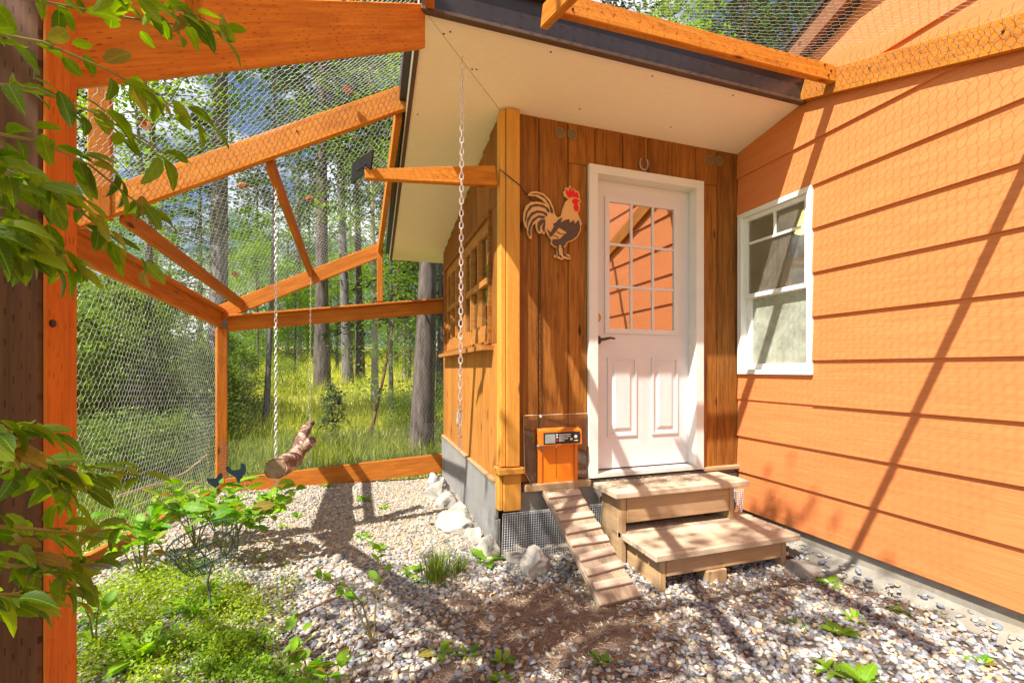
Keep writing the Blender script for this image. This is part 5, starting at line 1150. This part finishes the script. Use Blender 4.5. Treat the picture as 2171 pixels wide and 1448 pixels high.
def tree(kind, px, t, s, label, cat='tree', group=None, rz=None, name=None, lean=None, dia=None):
    tm, cm_ = KIND[kind]; p = W(px, HY, t); p.z = g(p.x, p.y) - .05
    r_ = thing(name or {'bush': 'bush', 'little_fir': 'fir_sapling'}.get(kind, kind.split('_')[0] + '_tree'), p, label, cat, group)
    m = Matrix.Translation(p) @ (Matrix.Rotation(lean[1], 4, Vector(lean[0])) if lean else Matrix.Identity(4)) @ Matrix.Rotation(R.uniform(0, 6.28) if rz is None else rz, 4, 'Z') @ Matrix.Scale(s, 4)
    mt = m if not dia else m @ Matrix.Diagonal((dia, dia, 1, 1))
    link('trunk', tm, None, r_, mt); link('crown', cm_, None, r_, m)
tree('fir', 893, 6.2, 1.0, 'thick grey trunk standing right behind the far coop corner', lean=((0, 1, 0), .03), dia=.95)
tree('pine', 462, 7.5, 1.0, 'tall dark pine behind the corner post of the run', dia=.95)
tree('fir', 683, 13, 1.15, 'large fir trunk behind the hanging log in the meadow', dia=1.2)
tree('pine', 738, 14.5, 1.05, 'darker trunk of the leaning pair in the meadow', lean=((0, 1, 0), -.03), dia=.95)
tree('fir', 764, 15, 1.0, 'lighter trunk of the leaning pair in the meadow', lean=((0, 1, 0), -.02), dia=.95)
tree('aspen', 318, 6.6, .95, 'slim grey trunk behind the left netting')
tree('aspen', 350, 7.0, .80, 'thinnest forked trunk behind the left netting', lean=((0, 1, 0), -.06))
tree('aspen', 563, 7.8, .85, 'pale slim trunk just right of the corner post', lean=((0, 1, 0), .03))
tree('birch', 795, 10.0, 1.0, 'pale barked slender tree left of the thick trunk')
tree('sapling', 782, 7.0, 1.0, 'leaning dark sapling in front of the pale slender tree', rz=.0)
tree('pine', 632, 23, 1.1, 'thin dark trunk deep in the yellow meadow')
tree('fir_dense', 940, 10, .95, 'dark fir half hidden by the coop wall')
tree('birch', 858, 16, 1.0, 'pale thin trunk between the thick trunk and the pair')
tree('maple', 610, 24, 1.2, 'bright round broadleaf tree at the far meadow edge')
tree('maple', 520, 27, 1.3, 'yellow-green broadleaf crown far behind the stump')
tree('maple', 840, 22, 1.1, 'sunlit broadleaf crown behind the pale slender tree')
tree('maple', 700, 30, 1.4, 'far broadleaf crown behind the large fir trunk')
tree('maple', 920, 17, 1.1, 'broadleaf crown beside the coop wall')
tree('aspen', 830, 8.6, .8, 'light green aspen below the eave beam')
for px, t, s, kd, lab in [(150, 19, .95, 'fir_dense', 'dense dark fir far behind the left netting'), (330, 24, 1.1, 'fir', 'tall fir deep in the wood left of the corner post'), (425, 30, 1.1, 'fir_dense', 'dark conifer deep in the wood above the top plate'), (545, 34, 1.1, 'fir_dense', 'dark conifer deep in the wood right of the corner post'), (655, 38, 1.1, 'fir_dense', 'far dark conifer behind the hanging swing'), (745, 40, 1.2, 'fir_dense', 'far dark conifer behind the leaning pair of trunks'), (825, 36, 1.0, 'fir_dense', 'far dark conifer left of the thick trunk'), (905, 32, 1.0, 'fir_dense', 'far dark conifer behind the thick trunk'), (980, 30, 1.1, 'fir_dense', 'far conifer mostly hidden by the coop')]:
    tree(kd, px, t, s, lab, 'tree', 'background conifers of the wood')
for k, (px, t, s, kd, lab) in enumerate([(1290, 13, .90, 'fir', 'thin fir top just above the middle of the coop roof'), (1420, 12, .86, 'birch', 'pale green birch top above the header beam'), (1500, 13, .98, 'birch', 'birch crown above the coop roof nearer the house'), (1580, 11, .82, 'fir', 'fir crown above the coop roof next to the house eave'), (1660, 14, 1.0, 'fir_dense', 'dense fir crown beside the house eave'), (1120, 16, 1.0, 'fir', 'fir top behind the dark fascia corner')]):
    tree(kd, px, t, s * 1.25, lab)
for k, (px, t, s, lab) in enumerate([(200, 5.6, .85, 'bush pressed behind the left netting by the near post'), (260, 6.4, 1.0, 'rounded bush behind the left netting'), (390, 6.2, .75, 'low bush left of the far corner post'), (300, 8.5, 1.3, 'tall bush in the shade behind the slim trunk'), (430, 9.5, 1.1, 'shady bush behind the corner post'), (520, 8.8, .6, 'small bush right of the corner post'), (925, 7.5, .7, 'bush beside the thick trunk and coop'), (220, 9.5, 1.5, 'big bush deep behind the left netting'), (470, 13, 1.2, 'sunny bush at the meadow edge'), (845, 8.0, .5, 'weedy bush in front of the pale thin trunk'), (600, 12, .7, 'bush at the edge of the sunny meadow'), (140, 7.0, 1.1, 'bush hidden by the near post edge')]):
    tree('bush', px, t, s, lab, 'bush', 'bushes outside the run')
for px, t, s_, lab in [(190, 4.2, .50, 'small bush close against the left netting'), (290, 4.6, .55, 'leafy bush against the left netting below the slim trunk'), (370, 5.2, .5, 'bush outside the left kickboard near the corner post'), (500, 21, 1.6, 'far bush line behind the stump'), (590, 25, 1.8, 'far bush behind the pale slim trunk'), (670, 27, 1.9, 'far bush behind the large fir trunk'), (750, 26, 1.8, 'far bush behind the leaning pair'), (830, 28, 1.9, 'far bush behind the pale slender tree'), (910, 24, 1.7, 'far bush behind the thick trunk')]:
    tree('bush', px, t, s_, lab, 'bush', 'bushes outside the run')
for px, t, s_, lab in [(470, 36, 1.2, 'far broadleaf tree closing the gap left of the corner post'), (580, 38, 1.2, 'far broadleaf tree closing the gap right of the corner post'), (660, 34, 1.1, 'far low broadleaf tree between the swing chains'), (770, 35, 1.2, 'far low broadleaf tree behind the leaning pair'), (880, 36, 1.2, 'far low broadleaf tree behind the thick trunk'), (360, 24, 1.0, 'broadleaf tree in the shade behind the slim trunks'), (250, 17, .9, 'low broadleaf tree left behind the slim trunks')]:
    tree('maple', px, t, s_, lab)
for px, t, s_, lab in [(175, 5.4, .80, 'dense green bush behind the netting next to the near post'), (255, 6.3, .95, 'dense dark bush mid-way along the left netting'), (345, 7.6, .95, 'dense bush between the two slim grey trunks'), (405, 6.6, .62, 'dense low bush just left of the corner post'), (120, 8.0, 1.1, 'dense bush mostly behind the near post'), (470, 9.2, .7, 'dense bush directly behind the corner post'), (250, 10.5, 1.25, 'tall dense bush deep behind the left netting')]:
    tree('dense_bush', px, t, s_, lab, 'bush', 'bushes outside the run', name='bush')
for px, t, s_, lab in [(545, 17, .72, 'small bright broadleaf tree over the stump'), (625, 18, .62, 'small bright broadleaf tree left of the large fir trunk'), (868, 15, .62, 'small bright broadleaf tree left of the thick trunk'), (715, 19, .7, 'small bright broadleaf tree between the fir and the pair')]:
    tree('maple', px, t, s_, lab)
tree('little_fir', 706, 6.6, 1.0, 'tiny fir seedling in the meadow right of the log', 'tree')
st = W(528, HY, 16); st.z = g(st.x, st.y); mb = MB(); mb.tube([st + Vector((0, 0, -.1)), st + Vector((0, 0, .3)), st + Vector((.02, 0, .75))], [.30, .23, .21], 10); o = mb.build('tree_stump', M_BARK, None, True); tag(o, 'old brown stump at the edge of the sunny meadow', 'stump')
# the trees behind the photographer that dapple the steps and the front gravel
def offtree(kind, x, y, s, label):
    tm, cm_ = KIND[kind]; p = Vector((x, y, -1.2)); r_ = thing('young_tree', p, label, 'tree'); m = Matrix.Translation(p) @ Matrix.Rotation(x * 7, 4, 'Z') @ Matrix.Scale(s, 4); link('trunk', tm, None, r_, m); link('crown', cm_, None, r_, m)
KIND['young'] = broadleaf(14, 7.6, .05, 4.0, 1.35, 34, 30, M_BROAD, M_BARKG, .11)
offtree('young', -2.35, -.35, 1.0, 'young tree outside the run behind the viewer whose leaves dapple the steps')
offtree('young', -3.15, .05, .86, 'shorter young tree outside the run shading the front gravel')
